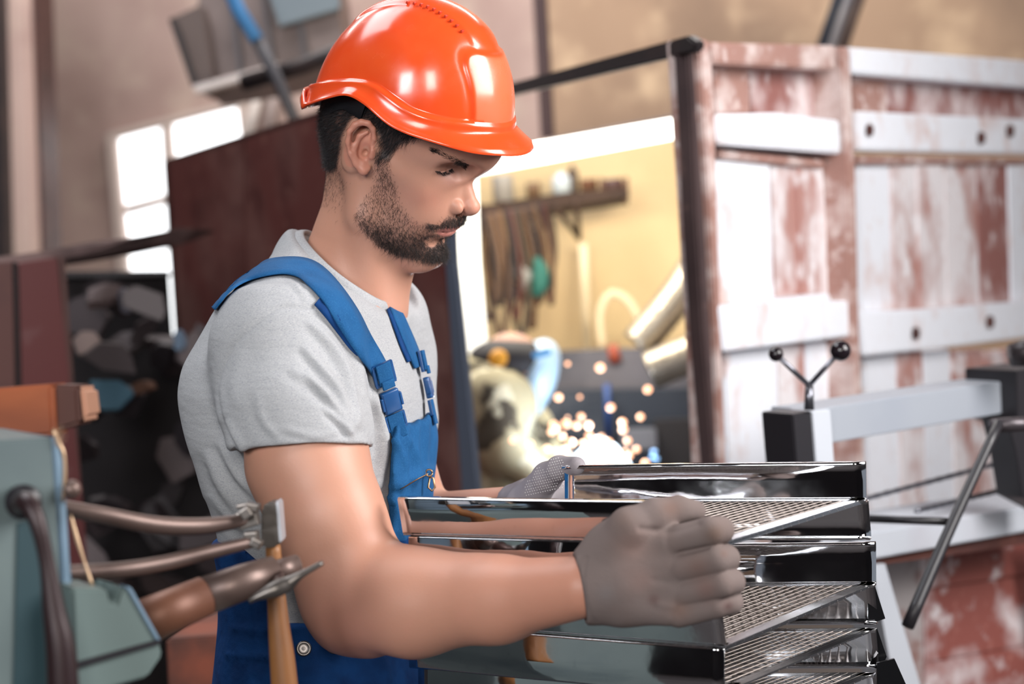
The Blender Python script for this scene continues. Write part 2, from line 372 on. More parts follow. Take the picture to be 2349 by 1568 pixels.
tag(rod('dark_pipe', [(588, 88, 5.0), (640, 190, 5.0), (700, 330, 5.0)], 15, mat('dark_pipe_paint', srgb(52, 50, 56), .6)), 'dark grey pipe continuing below the blue pipe toward the red sheet wall', 'pipe')
tag(rod('ceiling_beam', [(560, 190, 5.2), (700, 150, 5.1), (900, 70, 4.95)], 20, blacksteel_m, kind='thing'), 'dark roof beam running from the ventilation box behind the hard hat', 'beam')
tag(rod('white_pipe', [(604, 160, 8.25), (566, 330, 8.3)], 13, mat('white_pipe_paint', srgb(226, 216, 210), .5)), 'thin white slanting pipe right of the window', 'pipe')
tag(rod('grey_pipe', [(634, 180, 8.2), (612, 330, 8.25)], 14, mat('grey_pipe_paint', srgb(150, 136, 132), .5)), 'thin grey pipe between the white slanting pipe and the dark pipe', 'pipe')
tag(rod('steel_column', [(1224, -420, 6.3), (1232, -120, 6.3), (1256, 300, 6.3), (1300, 860, 6.3)], 17, mat('column_brown', srgb(62, 44, 46), .7)), 'dark slim column standing behind the booth beam', 'column')
cd_ = thing('cable_duct', base_of(1930, 50, 5.4), 'slanting galvanised duct above the wooden panels', 'duct')
for k, (a, c) in enumerate([(-26, srgb(58, 62, 74)), (-4, srgb(150, 148, 156)), (22, srgb(92, 78, 76))]):
    rod('duct_rib', [(2060 + a, -330, 5.4), (1975 + a, -80, 5.4), (1910 + a, 110, 5.4)], 13, mat('duct_%d' % k, c, .4, .4), cd_)

# the booth: red sheet wall, posts, beam, back wall
PB = Plane((380, 700, 5.0), (1050, 700, 3.35))
bw = thing('sheet_wall', PB.at(700, 1200), 'tall rusty red sheet metal screen behind the man', 'screen')
plate('sheet', [(380, 372), (560, 318), (572, 1500), (455, 1500)], PB, .03, redrust_m, bw)
plate('sheet', [(562, 317), (770, 250), (785, 1500), (574, 1500)], PB, .03, redrust_m, bw)
plate('sheet', [(772, 249), (1004, 175), (1020, 600), (1056, 1100), (1080, 1500), (788, 1500)], PB, .03, redrust_m, bw)
plate('edge_angle', [(374, 374), (388, 369), (463, 1500), (448, 1500)], PB, .05, brownsteel_m, bw)
plate('top_angle', [(376, 366), (1004, 167), (1004, 178), (378, 380)], PB, .05, brownsteel_m, bw)
plate('door_jamb', [(1004, 166), (1026, 166), (1044, 600), (1094, 1100), (1125, 1500), (1080, 1500), (1056, 1100), (1020, 600)], PB, .012, mat('bluish_steel', srgb(96, 104, 120), .45, .3), bw)
tag(plate('light_post', [(1020, 380), (1092, 380), (1100, 600), (1118, 800), (1150, 1500), (1090, 1500), (1040, 640)], 4.75, .08, mat('pale_post', srgb(236, 240, 246), .5)), 'pale bluish post at the edge of the red sheet wall, right of the bearded chin', 'post')
PT = Plane((1150, 500, 4.0), (1600, 500, 2.75))
tag(plate('steel_beam', [(1120, 204), (1576, 82), (1594, 96), (1590, 120), (1120, 232)], PT, .02, blacksteel_m), 'black steel beam over the welding booth opening', 'beam')
flat_struct('wall_booth', [QW(980, 392, 5.9), QW(1760, 262, 5.7), (QW(1760, 262, 5.7)[0], QW(1760, 262, 5.7)[1], 0), (QW(980, 392, 5.9)[0], QW(980, 392, 5.9)[1], 0)], cream_m, .08)
fl = thing('fluorescent_lamp', base_of(1350, 330, 4.3), 'glowing white fluorescent tube lamp under the booth beam', 'lamp')
rod('tube', [(1085, 378, 5.05), (1582, 288, 3.45)], 24, mat('lamp_glow', (1, 1, 1), .5, emit=((1.0, 0.96, 0.86), 5.0)), fl, seg=16)
rod('reflector', [(1085, 356, 5.1), (1582, 262, 3.5)], 7, greysteel_m, fl)
rod('end_cap', [(1580, 288, 3.45), (1590, 286, 3.42)], 27, mat('lamp_cap', srgb(230, 228, 220), .4), fl)
area_light('booth_lamp_light', tuple(QW(1340, 345, 4.35)), tuple(QW(1340, 900, 5.2)), (1.3, .12), 26, (1.0, .90, .70))

# shelf with odds and ends
wood_m = mat('dark_shelf_wood', srgb(70, 50, 40), .8, n=[(8, 4, srgb(48, 32, 26), .4, .7)], stretch=(1, 1, 6))
sh = thing('wall_shelf', base_of(1270, 460, 5.4), 'dark brown wall shelf on brackets inside the welding booth', 'shelf')
plate('plank', [(1080, 474), (1300, 440), (1442, 430), (1444, 452), (1300, 474), (1080, 506)], 5.35, .30, wood_m, sh)
for x in (1150, 1322):
    rod('bracket', [(x, 462, 5.33), (x + 6, 548, 5.5)], 6, wood_m, sh); rod('bracket_brace', [(x - 52, 470, 5.33), (x + 2, 540, 5.5)], 6, wood_m, sh)
def pot(name, px, ybot, d, r, hgt, m, lab, cat, prof=None):
    c = QW(px, ybot, d); R1 = r * d / FP; H1 = hgt * d / FP; prof = prof or [(.8, 0), (1, .08), (1, .7), (.6, .85), (.35, .9), (.35, 1)]
    V, F = lathe([(R1 * a, H1 * b_) for a, b_ in prof], c, (0, 0, 1), 16); o = mesh_obj(name, V, F, m); tag(o, lab, cat); return o
pot('glass_jar', 1290, 446, 5.45, 22, 52, mat('pale_glassware', srgb(196, 206, 212), .15), 'pale glass jar on the middle of the booth shelf', 'jar')
pot('oil_can', 1316, 440, 5.5, 13, 62, mat('oil_can_paint', srgb(84, 66, 54), .5), 'slim dark oil can behind the glass jar on the shelf', 'can')
pot('paint_tin', 1156, 462, 5.45, 24, 60, mat('tin_grey', srgb(176, 170, 164), .4), 'light grey paint tin at the left end of the booth shelf', 'tin', [(1, 0), (1, .95), (.95, 1)])
pot('small_box_tin', 1225, 452, 5.5, 16, 34, mat('tin_brown', srgb(120, 92, 66), .6), 'low brown tin between the grey tin and the glass jar', 'tin', [(1, 0), (1, 1)])
pot('storage_drum', 1352, 436, 5.5, 20, 26, mat('tin_rust', srgb(110, 70, 44), .6), 'squat rusty drum right of the slim oil can', 'drum', [(1, 0), (1, 1)])
dr = thing('bench_grinder', base_of(1415, 440, 5.4), 'brown bench grinder on the right end of the booth shelf', 'grinder')
rod('motor', [(1385, 428, 5.4), (1428, 424, 5.4)], 17, brownsteel_m, dr, seg=14); rod('wheel', [(1432, 438, 5.4), (1440, 438, 5.4)], 32, mat('wheel_grit', srgb(104, 76, 60), .9), dr, seg=18)
rod('wheel', [(1376, 432, 5.4), (1384, 432, 5.4)], 24, bpy.data.materials['wheel_grit'], dr, seg=18)
# coils and hoses hanging from the shelf
cab_c = [srgb(50, 34, 28), srgb(86, 60, 40), srgb(38, 30, 32), srgb(70, 48, 36), srgb(112, 82, 54), srgb(32, 27, 30), srgb(80, 42, 36), srgb(64, 54, 44)]
random.seed(11)
for i in range(16):
    x = 1112 + i * 9.6 + random.uniform(-6, 6); y0 = 500 - i * 1.5; ln = random.uniform(170, 285); w = random.uniform(9, 24); dd = 4.93 + .03 * i; slx = random.uniform(-6, 26)
    c = cab_c[i % 8]; m = bpy.data.materials.get('cable_%d' % (i % 8)) or mat('cable_%d' % (i % 8), c, .7)
    pts = [(x, y0 - 10, dd)] + [(x + slx * t_ + w * math.sin(math.pi * t_), y0 + ln * t_, dd) for t_ in (.25, .5, .75)] + [(x + slx, y0 + ln, dd)] + [(x + slx * t_ - w * math.sin(math.pi * t_), y0 + ln * t_, dd + .008) for t_ in (.75, .5, .25)] + [(x - 2, y0 - 10, dd + .008)]
    o = rod('hanging_cable', pts, random.uniform(4.5, 8), m, n=34, seg=7)
    tag(o, 'looped brown and black cable hanging in the bunch below the booth shelf', 'cable', 'cables hanging in a bunch below the booth shelf')
tag(rod('teal_bag', [(1228, 590, 5.2), (1238, 620, 5.2), (1236, 655, 5.2), (1226, 680, 5.2)], [8, 20, 22, 10], mat('teal_cloth', srgb(38, 96, 88), .8), n=14, seg=14), 'teal green pouch hanging among the cables', 'pouch')
tag(rod('grey_mask', [(1188, 606, 5.15), (1200, 632, 5.15), (1204, 665, 5.15)], [10, 21, 8], mat('grey_mask_m', srgb(128, 128, 126), .6), n=12, seg=14), 'pale grey dust mask hanging beside the teal pouch', 'mask')
tag(rod('black_glove', [(1146, 600, 5.05), (1165, 668, 5.08), (1172, 700, 5.08)], [10, 20, 9], mat('black_glove_m', srgb(44, 36, 40), .8), n=12, seg=14), 'dark work mitt hanging left of the grey mask', 'glove')
tag(rod('dark_roll', [(1210, 660, 5.22), (1232, 690, 5.3)], [16, 14], mat('dark_roll_m', srgb(70, 32, 32), .8), n=8, seg=12), 'dark red roll of cloth tucked under the grey mask', 'cloth')
tag(rod('wall_conduit', [(1338, 560, 5.75), (1350, 860, 5.7)], 10, mat('cream_conduit', srgb(244, 222, 184), .6)), 'cream conduit running down the booth wall', 'conduit')
tag(rod('white_hose', [(1382, 800, 5.4), (1376, 720, 5.4), (1400, 674, 5.4), (1440, 690, 5.4), (1474, 744, 5.4)], 10, mat('white_hose_m', srgb(236, 214, 180), .6), n=24), 'white hose bent in an arch on the booth wall', 'hose')
flex_m = mat('foil_flex', srgb(158, 148, 134), .35, .8, bump=[(30, .4, .01)])
def flexduct(name, pts, r, lab, n=46):
    C_ = curve_pts(pts, n); R3_ = [r * (1.0 + .13 * (i % 2)) for i in range(n)]
    o = rod(name, [tuple(c) for c in C_], R3_, flex_m, seg=16); tag(o, lab, 'duct'); return o
flexduct('flexible_duct', [(1700, 470, 4.6), (1612, 590, 4.6), (1545, 690, 4.6), (1462, 790, 4.6)], 38, 'crinkled silver flexible duct slanting down behind the door frame, upper one')
flexduct('flexible_duct', [(1720, 760, 4.5), (1620, 800, 4.5), (1540, 830, 4.5), (1490, 850, 4.5)], 42, 'crinkled silver flexible duct lying lower, over the dark bench')
tag(rod('small_valve', [(1404, 790, 5.2), (1412, 830, 5.2)], [12, 16], mat('red_valve', srgb(150, 70, 50), .5)), 'small red brown valve at the foot of the white hose', 'valve')
# dark machine bench in the booth
bb = thing('welding_bench', base_of(1380, 1150, 4.9, 0), 'dark blue grey steel bench along the booth wall behind the sparks', 'bench')
navy = mat('dark_blue_steel', srgb(44, 50, 62), .5, .3, n=[(5, 4, srgb(74, 78, 88), .5, .75)])
plate('bench_back', [(1240, 806), (1640, 790), (1650, 900), (1240, 905)], 5.2, .1, mat('bench_grey', srgb(96, 94, 104), .6, n=[(5, 4, srgb(66, 66, 78), .4, .7)]), bb)
plate('bench_front', [(1080, 900), (1650, 890), (1680, 1500), (1080, 1500)], 5.0, .4, navy, bb)
plate('drawer_front', [(1500, 965), (1628, 958), (1640, 1090), (1505, 1092)], 4.9, .08, mat('near_black', srgb(28, 24, 28), .6), bb)
plate('drawer_front', [(1290, 930), (1420, 925), (1420, 1000), (1290, 1004)], 4.95, .05, navy, bb)
plate('grey_plate', [(1425, 985), (1505, 982), (1508, 1030), (1428, 1034)], 4.85, .05, mat('bench_plate', srgb(110, 112, 122), .5), bb)
rod('blue_rod', [(1392, 880, 4.85), (1396, 1000, 4.85)], 8, mat('blue_rod_m', srgb(30, 62, 120), .5), bb)

# ---- welding: arc and sparks
arc = thing('welding_arc', base_of(1375, 1062, 4.15), 'blinding white welding arc at the bench', 'arc')
arc_m = mat('arc_glow', (1, 1, 1), .5, emit=((0.62, 0.82, 1.0), 6.0))
g = Field(Q(1250, 1160, 4.15) + (0, 0, -.2), Q(1500, 930, 4.15) + (0, 0, .2), .006)
for (x, y, r_) in [(1372, 1066, .045), (1348, 1044, .022), (1398, 1038, .026), (1322, 1076, .026), (1425, 1072, .026), (1375, 1012, .012)]: g.rc(Q(x, y, 4.15), Q(x, y + 4, 4.15), r_, r_, .03)
V, F = g.mesh(); mesh_obj('arc_flame', W(V), F, arc_m, arc)
pl_ = bpy.data.lights.new('arc_light', 'POINT'); pl_.energy = 7; pl_.color = (.75, .88, 1.0); pl_.shadow_soft_size = .06
po = bpy.data.objects.new('arc_light', pl_); COL.objects.link(po); po.location = QW(1365, 1010, 4.0)
sp = []; random.seed(5)
fixed = [(1377, 843, 8.5), (1486, 893, 7.5), (1281, 911, 7), (1401, 934, 7), (1428, 968, 7), (1430, 985, 7), (1302, 834, 4), (1330, 910, 3.5), (1480, 1062, 7), (1350, 975, 7), (1320, 975, 6), (1270, 975, 8), (1298, 972, 8), (1333, 955, 6), (1290, 1000, 6), (1265, 990, 6),
         (1378, 1010, 8), (1310, 1015, 8), (1395, 1015, 8), (1352, 1000, 7), (1255, 1030, 7), (1275, 1035, 7), (1300, 1040, 7), (1440, 1010, 6), (1460, 1030, 6)]
for i in range(32):
    a = random.uniform(-2.9, -.25); r_ = abs(random.gauss(0, 1)) * 60 + 25; fixed.append((1372 + r_ * 1.25 * math.cos(a), 1062 + r_ * math.sin(a), random.uniform(2.5, 6.5)))
fixed = [(x, y, r_ * 1.12) for x, y, r_ in fixed]
for x, y, r_ in fixed: sp.append(lathe([(r_ * .3 * 4 / FP, -r_ * .9 * 4 / FP), (r_ * .85 * 4 / FP, -r_ * .5 * 4 / FP), (r_ * 4 / FP, 0), (r_ * .85 * 4 / FP, r_ * .5 * 4 / FP), (r_ * .3 * 4 / FP, r_ * .9 * 4 / FP)], QW(x, y, 4.0 + random.uniform(-.1, .1)), (random.uniform(-.3, .3), 0, 1), 8))
V, F = merge(sp); o = mesh_obj('welding_sparks', V, F, mat('spark_glow', (1, .6, .4), .5, emit=((1.0, .48, .26), 3.2)), kind='stuff'); tag(o, 'shower of orange welding sparks flying round the arc', 'sparks')
V, F = merge([lathe([(.004, -.004), (.008, 0), (.004, .004)], QW(x, y, 4.2), (0, 0, 1), 8) for x, y in [(1497, 1047), (1505, 1052), (1490, 1075), (1606, 1043), (1500, 1035)]]); o = mesh_obj('blue_glints', V, F, mat('blue_glint_glow', (.4, .6, 1), .5, emit=((.25, .52, .85), 2.2)), kind='stuff'); tag(o, 'few small blue glints right of the welding arc', 'sparks')  # glowing beads stand in for small blue glints

# ---- the welder
wd = thing('person', base_of(1140, 1400, 4.3, 0), 'stooping welder in khaki camouflage jacket with a pale welding mask before the face', 'person')
camo = mat('khaki_camouflage', srgb(168, 160, 132), .9, n=[(9, 3, srgb(64, 58, 48), .52, .58), (13, 3, srgb(208, 202, 178), .56, .62)])
g = Field(Q(1000, 1240, 4.6), Q(1340, 740, 4.0), .008); Z_ = 4.3
g.rc(Q(1120, 905, Z_), Q(1135, 1180, Z_), .115, .15, .05); g.rc(Q(1105, 890, Z_), Q(1150, 930, Z_ - .1), .085, .09, .05)
g.chain([(Q(1120, 915, Z_ - .16), .075), (Q(1150, 1030, Z_ - .22), .062), (Q(1225, 1085, Z_ - .22), .052)], .03); g.chain([(Q(1140, 900, Z_ + .12), .075), (Q(1215, 980, Z_ + .1), .06), (Q(1265, 1060, Z_), .05)], .03)
V, F = g.mesh(); N_w = vnormals(V, F); mesh_obj('jacket', W(V + N_w * (.007 * vnoise(V, 22, 2))[:, None]), F, camo, wd)
skin2 = mat('welder_skin', (.42, .24, .18), .6)
g = Field(Q(1040, 1300, 4.6), Q(1340, 740, 4.0), .006)
g.el(Q(1172, 850, Z_ - .02), (.095, .105, .075), .01); g.rc(Q(1160, 880, Z_ - .02), Q(1120, 920, Z_), .055, .06, .02); g.rc(Q(1120, 930, Z_), Q(1135, 1180, Z_), .08, .12, .03)
g.chain([(Q(1225, 1085, Z_ - .22), .04), (Q(1275, 1090, Z_ - .2), .035)], .01); g.chain([(Q(1265, 1060, Z_), .04), (Q(1305, 1075, Z_), .035)], .01)
V, F = g.mesh(); mesh_obj('body', W(V), F, skin2, wd)
g = Field(Q(1080, 900, 4.5), Q(1260, 760, 4.05), .005); g.el(Q(1168, 826, Z_ - .02), (.115, .062, .092), .01); g.rc(Q(1130, 846, Z_ - .02), Q(1225, 828, Z_ - .02), .035, .03, .02); V, F = g.mesh(); mesh_obj('cap', W(V), F, mat('black_cap', srgb(30, 28, 34), .7), wd)
V, F = lathe([(.026, 0), (.024, .006), (.004, .008)], QW(1143, 822, 4.19), CR @ np.array((-.2, .2, 1)), 14); mesh_obj('cap_badge', V, F, mat('yellow_badge', srgb(214, 150, 40), .5), wd)
msk = mat('pale_blue_mask', srgb(176, 206, 230), .3)
g = Field(Q(1150, 1010, 4.5), Q(1320, 760, 4.0), .004)
g.rc(Q(1246, 815, Z_ - .02), Q(1222, 930, Z_ - .02), .042, .028, .01); g.el(Q(1236, 860, Z_ - .02), (.052, .095, .085), .02, R=frame((0, 0, 1), (.25, 1, 0))); g.el(Q(1196, 862, Z_ - .02), (.06, .085, .06), .01, cut=True)
V, F = g.mesh(); mesh_obj('welding_mask', W(V), F, msk, wd)
plate('mask_window', [(1218, 808), (1262, 796), (1268, 812), (1224, 824)], 4.17, .01, mat('mask_glass', srgb(90, 150, 200), .1), wd)
gl_ = mat('pale_welding_glove', srgb(196, 206, 214), .7)
for sx, sy, zz in ((1270, 1092, Z_ - .2), (1300, 1076, Z_)):
    g = Field(Q(sx - 60, sy + 60, zz) + (0, 0, -.07), Q(sx + 90, sy - 70, zz) + (0, 0, .07), .004)
    g.el(Q(sx, sy, zz), (.045, .032, .028), .01)
    for k in range(4): g.chain([(Q(sx + 24, sy - 18 + 10 * k, zz), .011), (Q(sx + 46, sy - 14 + 9 * k, zz), .010), (Q(sx + 56, sy - 4 + 7 * k, zz), .009)], .004)
    g.chain([(Q(sx, sy - 20, zz + .02), .012), (Q(sx + 24, sy - 32, zz + .02), .010)], .004)
    V, F = g.mesh(); mesh_obj('glove', W(V), F, gl_, wd)

for dx, dz in ((0, -.1), (20, .1)):
    rod('trouser_leg', [(1135 + dx, 1180, Z_ + dz), (1170 + dx, 1480, Z_ + dz - .1), (1150 + dx, 1800, Z_ + dz), (1155 + dx, 2010, Z_ + dz)], [90, 68, 52, 46], mat('welder_trousers', srgb(40, 40, 48), .9) if dx == 0 else bpy.data.materials['welder_trousers'], wd, n=14, seg=14)
for dx, dz in ((0, -.1), (20, .1)):
    p = QW(1155 + dx, 2010, Z_ + dz); V, F = box((p[0] + .05, p[1], .05), .28, .10, .10, None, .03); mesh_obj('boot', V, F, bpy.data.materials['near_black'], wd)

# ================================================================== WORN WOODEN WAGON PANELS ON THE RIGHT
white_p = srgb(226, 228, 235)
wood_white = worn('whitewashed_board', srgb(204, 178, 172), white_p, .74, 5, stretch=(1, 1, .7), fine=srgb(214, 200, 196))
wood_mixed = worn('peeling_board', srgb(172, 128, 120), srgb(222, 216, 218), .46, 6, stretch=(1, 1, .65), fine=srgb(184, 142, 134))
wood_red = worn('faded_red_board', srgb(142, 94, 88), srgb(212, 198, 198), .26, 7, stretch=(1, 1, .7), fine=srgb(150, 104, 96))
wood_pink = worn('scuffed_pink_board', srgb(160, 122, 112), srgb(206, 188, 184), .34, 11, fine=srgb(160, 120, 110))
wood_brown = mat('dark_red_frame', srgb(84, 46, 38), .7, n=[(6, 4, srgb(60, 34, 34), .45, .7), (24, 4, srgb(120, 76, 62), .6, .85)])
wood_dark = mat('dark_post_paint', srgb(64, 48, 48), .6, n=[(7, 4, srgb(42, 28, 30), .5, .8), (15, 4, srgb(116, 90, 84), .6, .8)])
PR = Plane((1600, 700, 2.85), (2349, 700, 4.1))
pa = thing('plank_gate', PR.at(1780, 1500), 'narrow worn plank gate with three white rails beside the booth opening', 'gate', 'worn plank gates')
def bd(par, nm, pl, t, m, off=0.0, lab=None, bev=.004):
    V, F = PR.slab(pl, t, off, bev); o = mesh_obj(nm, V, F, m, par, smooth=False)
    if lab: o['label'] = lab
    return o
bd(pa, 'corner_post', [(1576, 88), (1606, 84), (1624, 430), (1631, 600), (1645, 760), (1668, 1100), (1690, 1400), (1650, 1400), (1640, 1100), (1612, 760), (1596, 500), (1588, 300)], .03, wood_dark, .03)
bd(pa, 'stile', [(1603, 84), (1632, 96), (1640, 240), (1652, 700), (1680, 1400), (1674, 1400), (1645, 760), (1626, 430)], .07, wood_pink, .045)
bd(pa, 'rail', [(1626, 96), (1918, 104), (1917, 160), (1634, 146)], .06, wood_pink, .05)
bd(pa, 'upper_board', [(1630, 140), (1718, 150), (1722, 262), (1644, 262)], .03, wood_pink)
bd(pa, 'upper_board', [(1718, 146), (1878, 152), (1884, 275), (1722, 262)], .03, wood_red, -.01)
bd(pa, 'rail', [(1642, 262), (1780, 258), (1926, 276), (1930, 352), (1780, 340), (1648, 330)], .06, wood_white, .05)
bd(pa, 'thin_ledge', [(1650, 342), (1892, 366), (1893, 386), (1652, 362)], .04, wood_pink, .02)
bd(pa, 'board', [(1636, 350), (1766, 362), (1778, 712), (1650, 712)], .03, wood_white, .004)
bd(pa, 'board', [(1766, 366), (1822, 372), (1838, 700), (1779, 706)], .03, wood_mixed, .0)
bd(pa, 'board', [(1823, 370), (1888, 376), (1908, 690), (1839, 700)], .03, wood_mixed, .006)
bd(pa, 'rail', [(1650, 702), (1905, 672), (1908, 690), (1952, 690), (1957, 770), (1662, 806)], .06, wood_white, .05)
bd(pa, 'board', [(1660, 800), (1782, 790), (1800, 1400), (1684, 1400)], .03, wood_white, .004)
bd(pa, 'board', [(1783, 790), (1846, 784), (1866, 1400), (1802, 1400)], .03, wood_mixed, .0)
bd(pa, 'board', [(1847, 784), (1908, 778), (1932, 1400), (1868, 1400)], .03, wood_white, .0)
bd(pa, 'back_board', [(1612, 104), (1920, 110), (1960, 1400), (1660, 1400)], .01, wood_brown, -.04)
bd(pa, 'dark_post', [(1878, 118), (1938, 124), (1960, 690), (2010, 1400), (1930, 1400), (1906, 690)], .05, wood_brown, -.02)
pb = thing('plank_gate', PR.at(2180, 1500), 'wide worn plank gate with bolted rails reaching the right edge of the photo', 'gate', 'worn plank gates')
bd(pb, 'stile', [(1932, 106), (1950, 108), (1964, 420), (1970, 700), (1998, 1400), (1976, 1400), (1955, 700), (1946, 400)], .08, wood_pink, .06)
bd(pb, 'rail', [(1948, 108), (2520, 152), (2520, 214), (1952, 168)], .06, wood_white, .05)
bd(pb, 'upper_board', [(1952, 162), (2032, 170), (2036, 268), (1960, 262)], .03, wood_pink)
bd(pb, 'upper_board', [(2033, 170), (2300, 190), (2304, 280), (2037, 268)], .03, wood_red, -.01)
bd(pb, 'upper_board', [(2302, 190), (2520, 206), (2520, 290), (2306, 280)], .03, wood_red, -.012)
bd(pb, 'rail', [(1960, 254), (2520, 282), (2520, 356), (1964, 344)], .06, wood_white, .05)
bd(pb, 'thin_ledge', [(1966, 356), (2520, 366), (2520, 378), (1967, 376)], .04, wood_pink, .02)
xs = [1966, 2042, 2102, 2166, 2242, 2312, 2382, 2452, 2520]; ms = [wood_white, wood_mixed, wood_mixed, wood_mixed, wood_red, wood_white, wood_mixed, wood_white]
for i in range(8):
    a, b_ = xs[i], xs[i + 1] - 2
    bd(pb, 'board', [(a, 366), (b_, 368), (b_ + 9, 722), (a + 9, 722)], .03, ms[i], .004 * (i % 3))
    bd(pb, 'board', [(a + 16, 806), (b_ + 16, 800), (b_ + 34, 1420), (a + 34, 1420)], .03, [wood_white, wood_mixed, wood_white, wood_mixed, wood_mixed, wood_white, wood_mixed, wood_mixed][i], .004 * ((i + 1) % 3))
bd(pb, 'rail', [(1968, 716), (2140, 708), (2520, 678), (2520, 752), (2140, 800), (1982, 816)], .06, wood_white, .05)
for (x, y) in [(2000, 298), (2256, 316), (2322, 300), (2106, 764), (2276, 738)]:
    bd(pb, 'bolt_plate', [(x - 6, y - 14), (x + 6, y - 14), (x + 6, y + 14), (x - 6, y + 14)], .01, wood_brown, .06)

# ---- band saw machine in front of the panels
alu_m = mat('brushed_light_steel', srgb(160, 165, 174), .42, .2, n=[(5, 4, srgb(150, 156, 168), .45, .8)])
alu2_m = mat('pale_machine_paint', srgb(182, 186, 194), .45, n=[(8, 4, srgb(176, 176, 184), .5, .8)])
sw = thing('cutting_machine', base_of(2150, 1500, 2.45, 0), 'grey steel cutting machine with square bar, twin knob handle and black lever before the panels', 'machine')
SB = Plane((1850, 950, 2.35), (2349, 900, 2.75))
def sb(nm, pl, t, m, off=0., bev=.002, par=None): V, F = SB.slab(pl, t, off, bev); return mesh_obj(nm, V, F, m, par or sw, smooth=False)
sb('square_bar', [(1862, 940), (2338, 868), (2346, 940), (1872, 1022)], .08, alu_m)
sb('post', [(1862, 944), (1906, 938), (1918, 1100), (1930, 1300), (1888, 1300), (1874, 1100)], .05, alu2_m, .01)
sb('end_block', [(1818, 950), (1862, 942), (1874, 1100), (1888, 1300), (1842, 1300), (1830, 1100)], .06, blk_m, .015)
rod('lever_stem', [(1856, 940, 2.33), (1856, 880, 2.33)], [12, 9], steel_m0 if 'steel_m0' in globals() else mat('worn_steel', srgb(120, 120, 128), .3, .9), sw)
ws = bpy.data.materials['worn_steel']
for nm, x, y, r_ in (('knob', 1780, 812, 17), ('knob', 1928, 804, 24)):
    rod('knob_arm', [(1856, 884, 2.33), (x, y, 2.31)], 6, ws, sw)
    V, F = lathe([(r_ * 2.31 / FP * math.sin(a), -r_ * 2.31 / FP * math.cos(a)) for a in np.linspace(.08, 3.06, 12)], QW(x, y, 2.31), (0, 0, 1), 18); mesh_obj(nm, V, F, mat('black_knob', srgb(26, 20, 24), .12) if 'black_knob' not in bpy.data.materials else bpy.data.materials['black_knob'], sw)
sb('vise_block', [(2330, 850), (2420, 838), (2420, 990), (2334, 965)], .1, blk_m, .03)
rod('cross_bar', [(2276, 976, 2.35), (2420, 968, 2.4)], 17, mat('dark_bar', srgb(70, 64, 68), .35, .5), sw)
sb('side_bracket', [(2310, 960), (2420, 990), (2420, 1180), (2346, 1140), (2330, 1040)], .05, blk_m, .05)
rod('clamp_top', [(2318, 815, 2.6), (2400, 800, 2.6)], [26, 40], mat('machine_dark', srgb(48, 42, 44), .35, .4), sw, seg=14)
rod('lever', [(2292, 968, 2.32), (2180, 1210, 2.26), (2082, 1436, 2.2)], [11, 13, 15], blk_m, sw, n=10)
rod('link_rod', [(1985, 1189, 2.34), (2176, 1196, 2.28)], 9, blk_m, sw)
def rope(nm, a, b_, r_, lab):
    n = 40; C_ = [np.array(a) * (1 - t_) + np.array(b_) * t_ for t_ in np.linspace(0, 1, n)]; o = rod(nm, [tuple(c) for c in C_], [r_ * (1 + .35 * (i % 2)) for i in range(n)], ws, seg=6); tag(o, lab, 'chain'); return o
rope('chain', (1975, 1146, 2.62), (2440, 1022, 3.0), 5, 'thin steel chain running from the top rack corner up to the right'); rope('chain', (2100, 1172, 2.62), (2440, 1088, 2.9), 5, 'lower thin steel chain just above the pale table')
tb_ = thing('machine_table', base_of(2200, 1300, 2.7, 0), 'pale steel table with thick edge in front of the red board, right side', 'table')
TBp = Plane((2000, 1260, 2.5), (2349, 1200, 2.85))
V, F = extrude([TBp.at(1960, 1226), TBp.at(2460, 1146), TBp.at(2460, 1146) - TBp.n * .16 + (0, 0, .0), TBp.at(1960, 1226) - TBp.n * .16], (0, 0, -.045), .003); mesh_obj('table_top', V, F, alu2_m, tb_, smooth=False)
V, F = TBp.slab([(1960, 1270), (2460, 1195), (2460, 1232), (1960, 1304)], .12, -.02); mesh_obj('table_shadow_strip', V, F, wood_brown, tb_, smooth=False)  # dark strip put in for the shadow line under the table top
V, F = TBp.slab([(2000, 1296), (2030, 1292), (2120, 1600), (2230, 2000), (2200, 2000), (2058, 1600)], .06, -.01); mesh_obj('leg', V, F, alu2_m, tb_, smooth=False)
V, F = TBp.slab([(2440, 1230), (2470, 1230), (2560, 1900), (2530, 1900)], .06, -.05); mesh_obj('leg', V, F, alu2_m, tb_, smooth=False)
lp = thing('red_board_screen', TBp.at(2250, 1560), 'low red board screen with peeling white paint under the pale table', 'screen')
LB = Plane((2030, 1400, 2.95), (2349, 1400, 3.22))
for i, pl in enumerate([[(2010, 1290), (2112, 1278), (2118, 1440), (2122, 1640), (2040, 1640)], [(2114, 1278), (2470, 1232), (2470, 1300), (2116, 1352)], [(2116, 1354), (2470, 1302), (2470, 1460), (2120, 1520)], [(2120, 1523), (2470, 1463), (2470, 1700), (2124, 1720)]]):
    V, F = LB.slab(pl, .03, .005 * (i % 2), .003); mesh_obj('board', V, F, [worn('grey_peeled_board', srgb(176, 168, 168), srgb(140, 108, 102), .3, 6), worn('red_peeling_board', srgb(140, 78, 70), srgb(222, 214, 216), .26, 5, fine=srgb(170, 110, 100)), None, None][i] if i < 2 else bpy.data.materials['red_peeling_board'], lp, smooth=False)

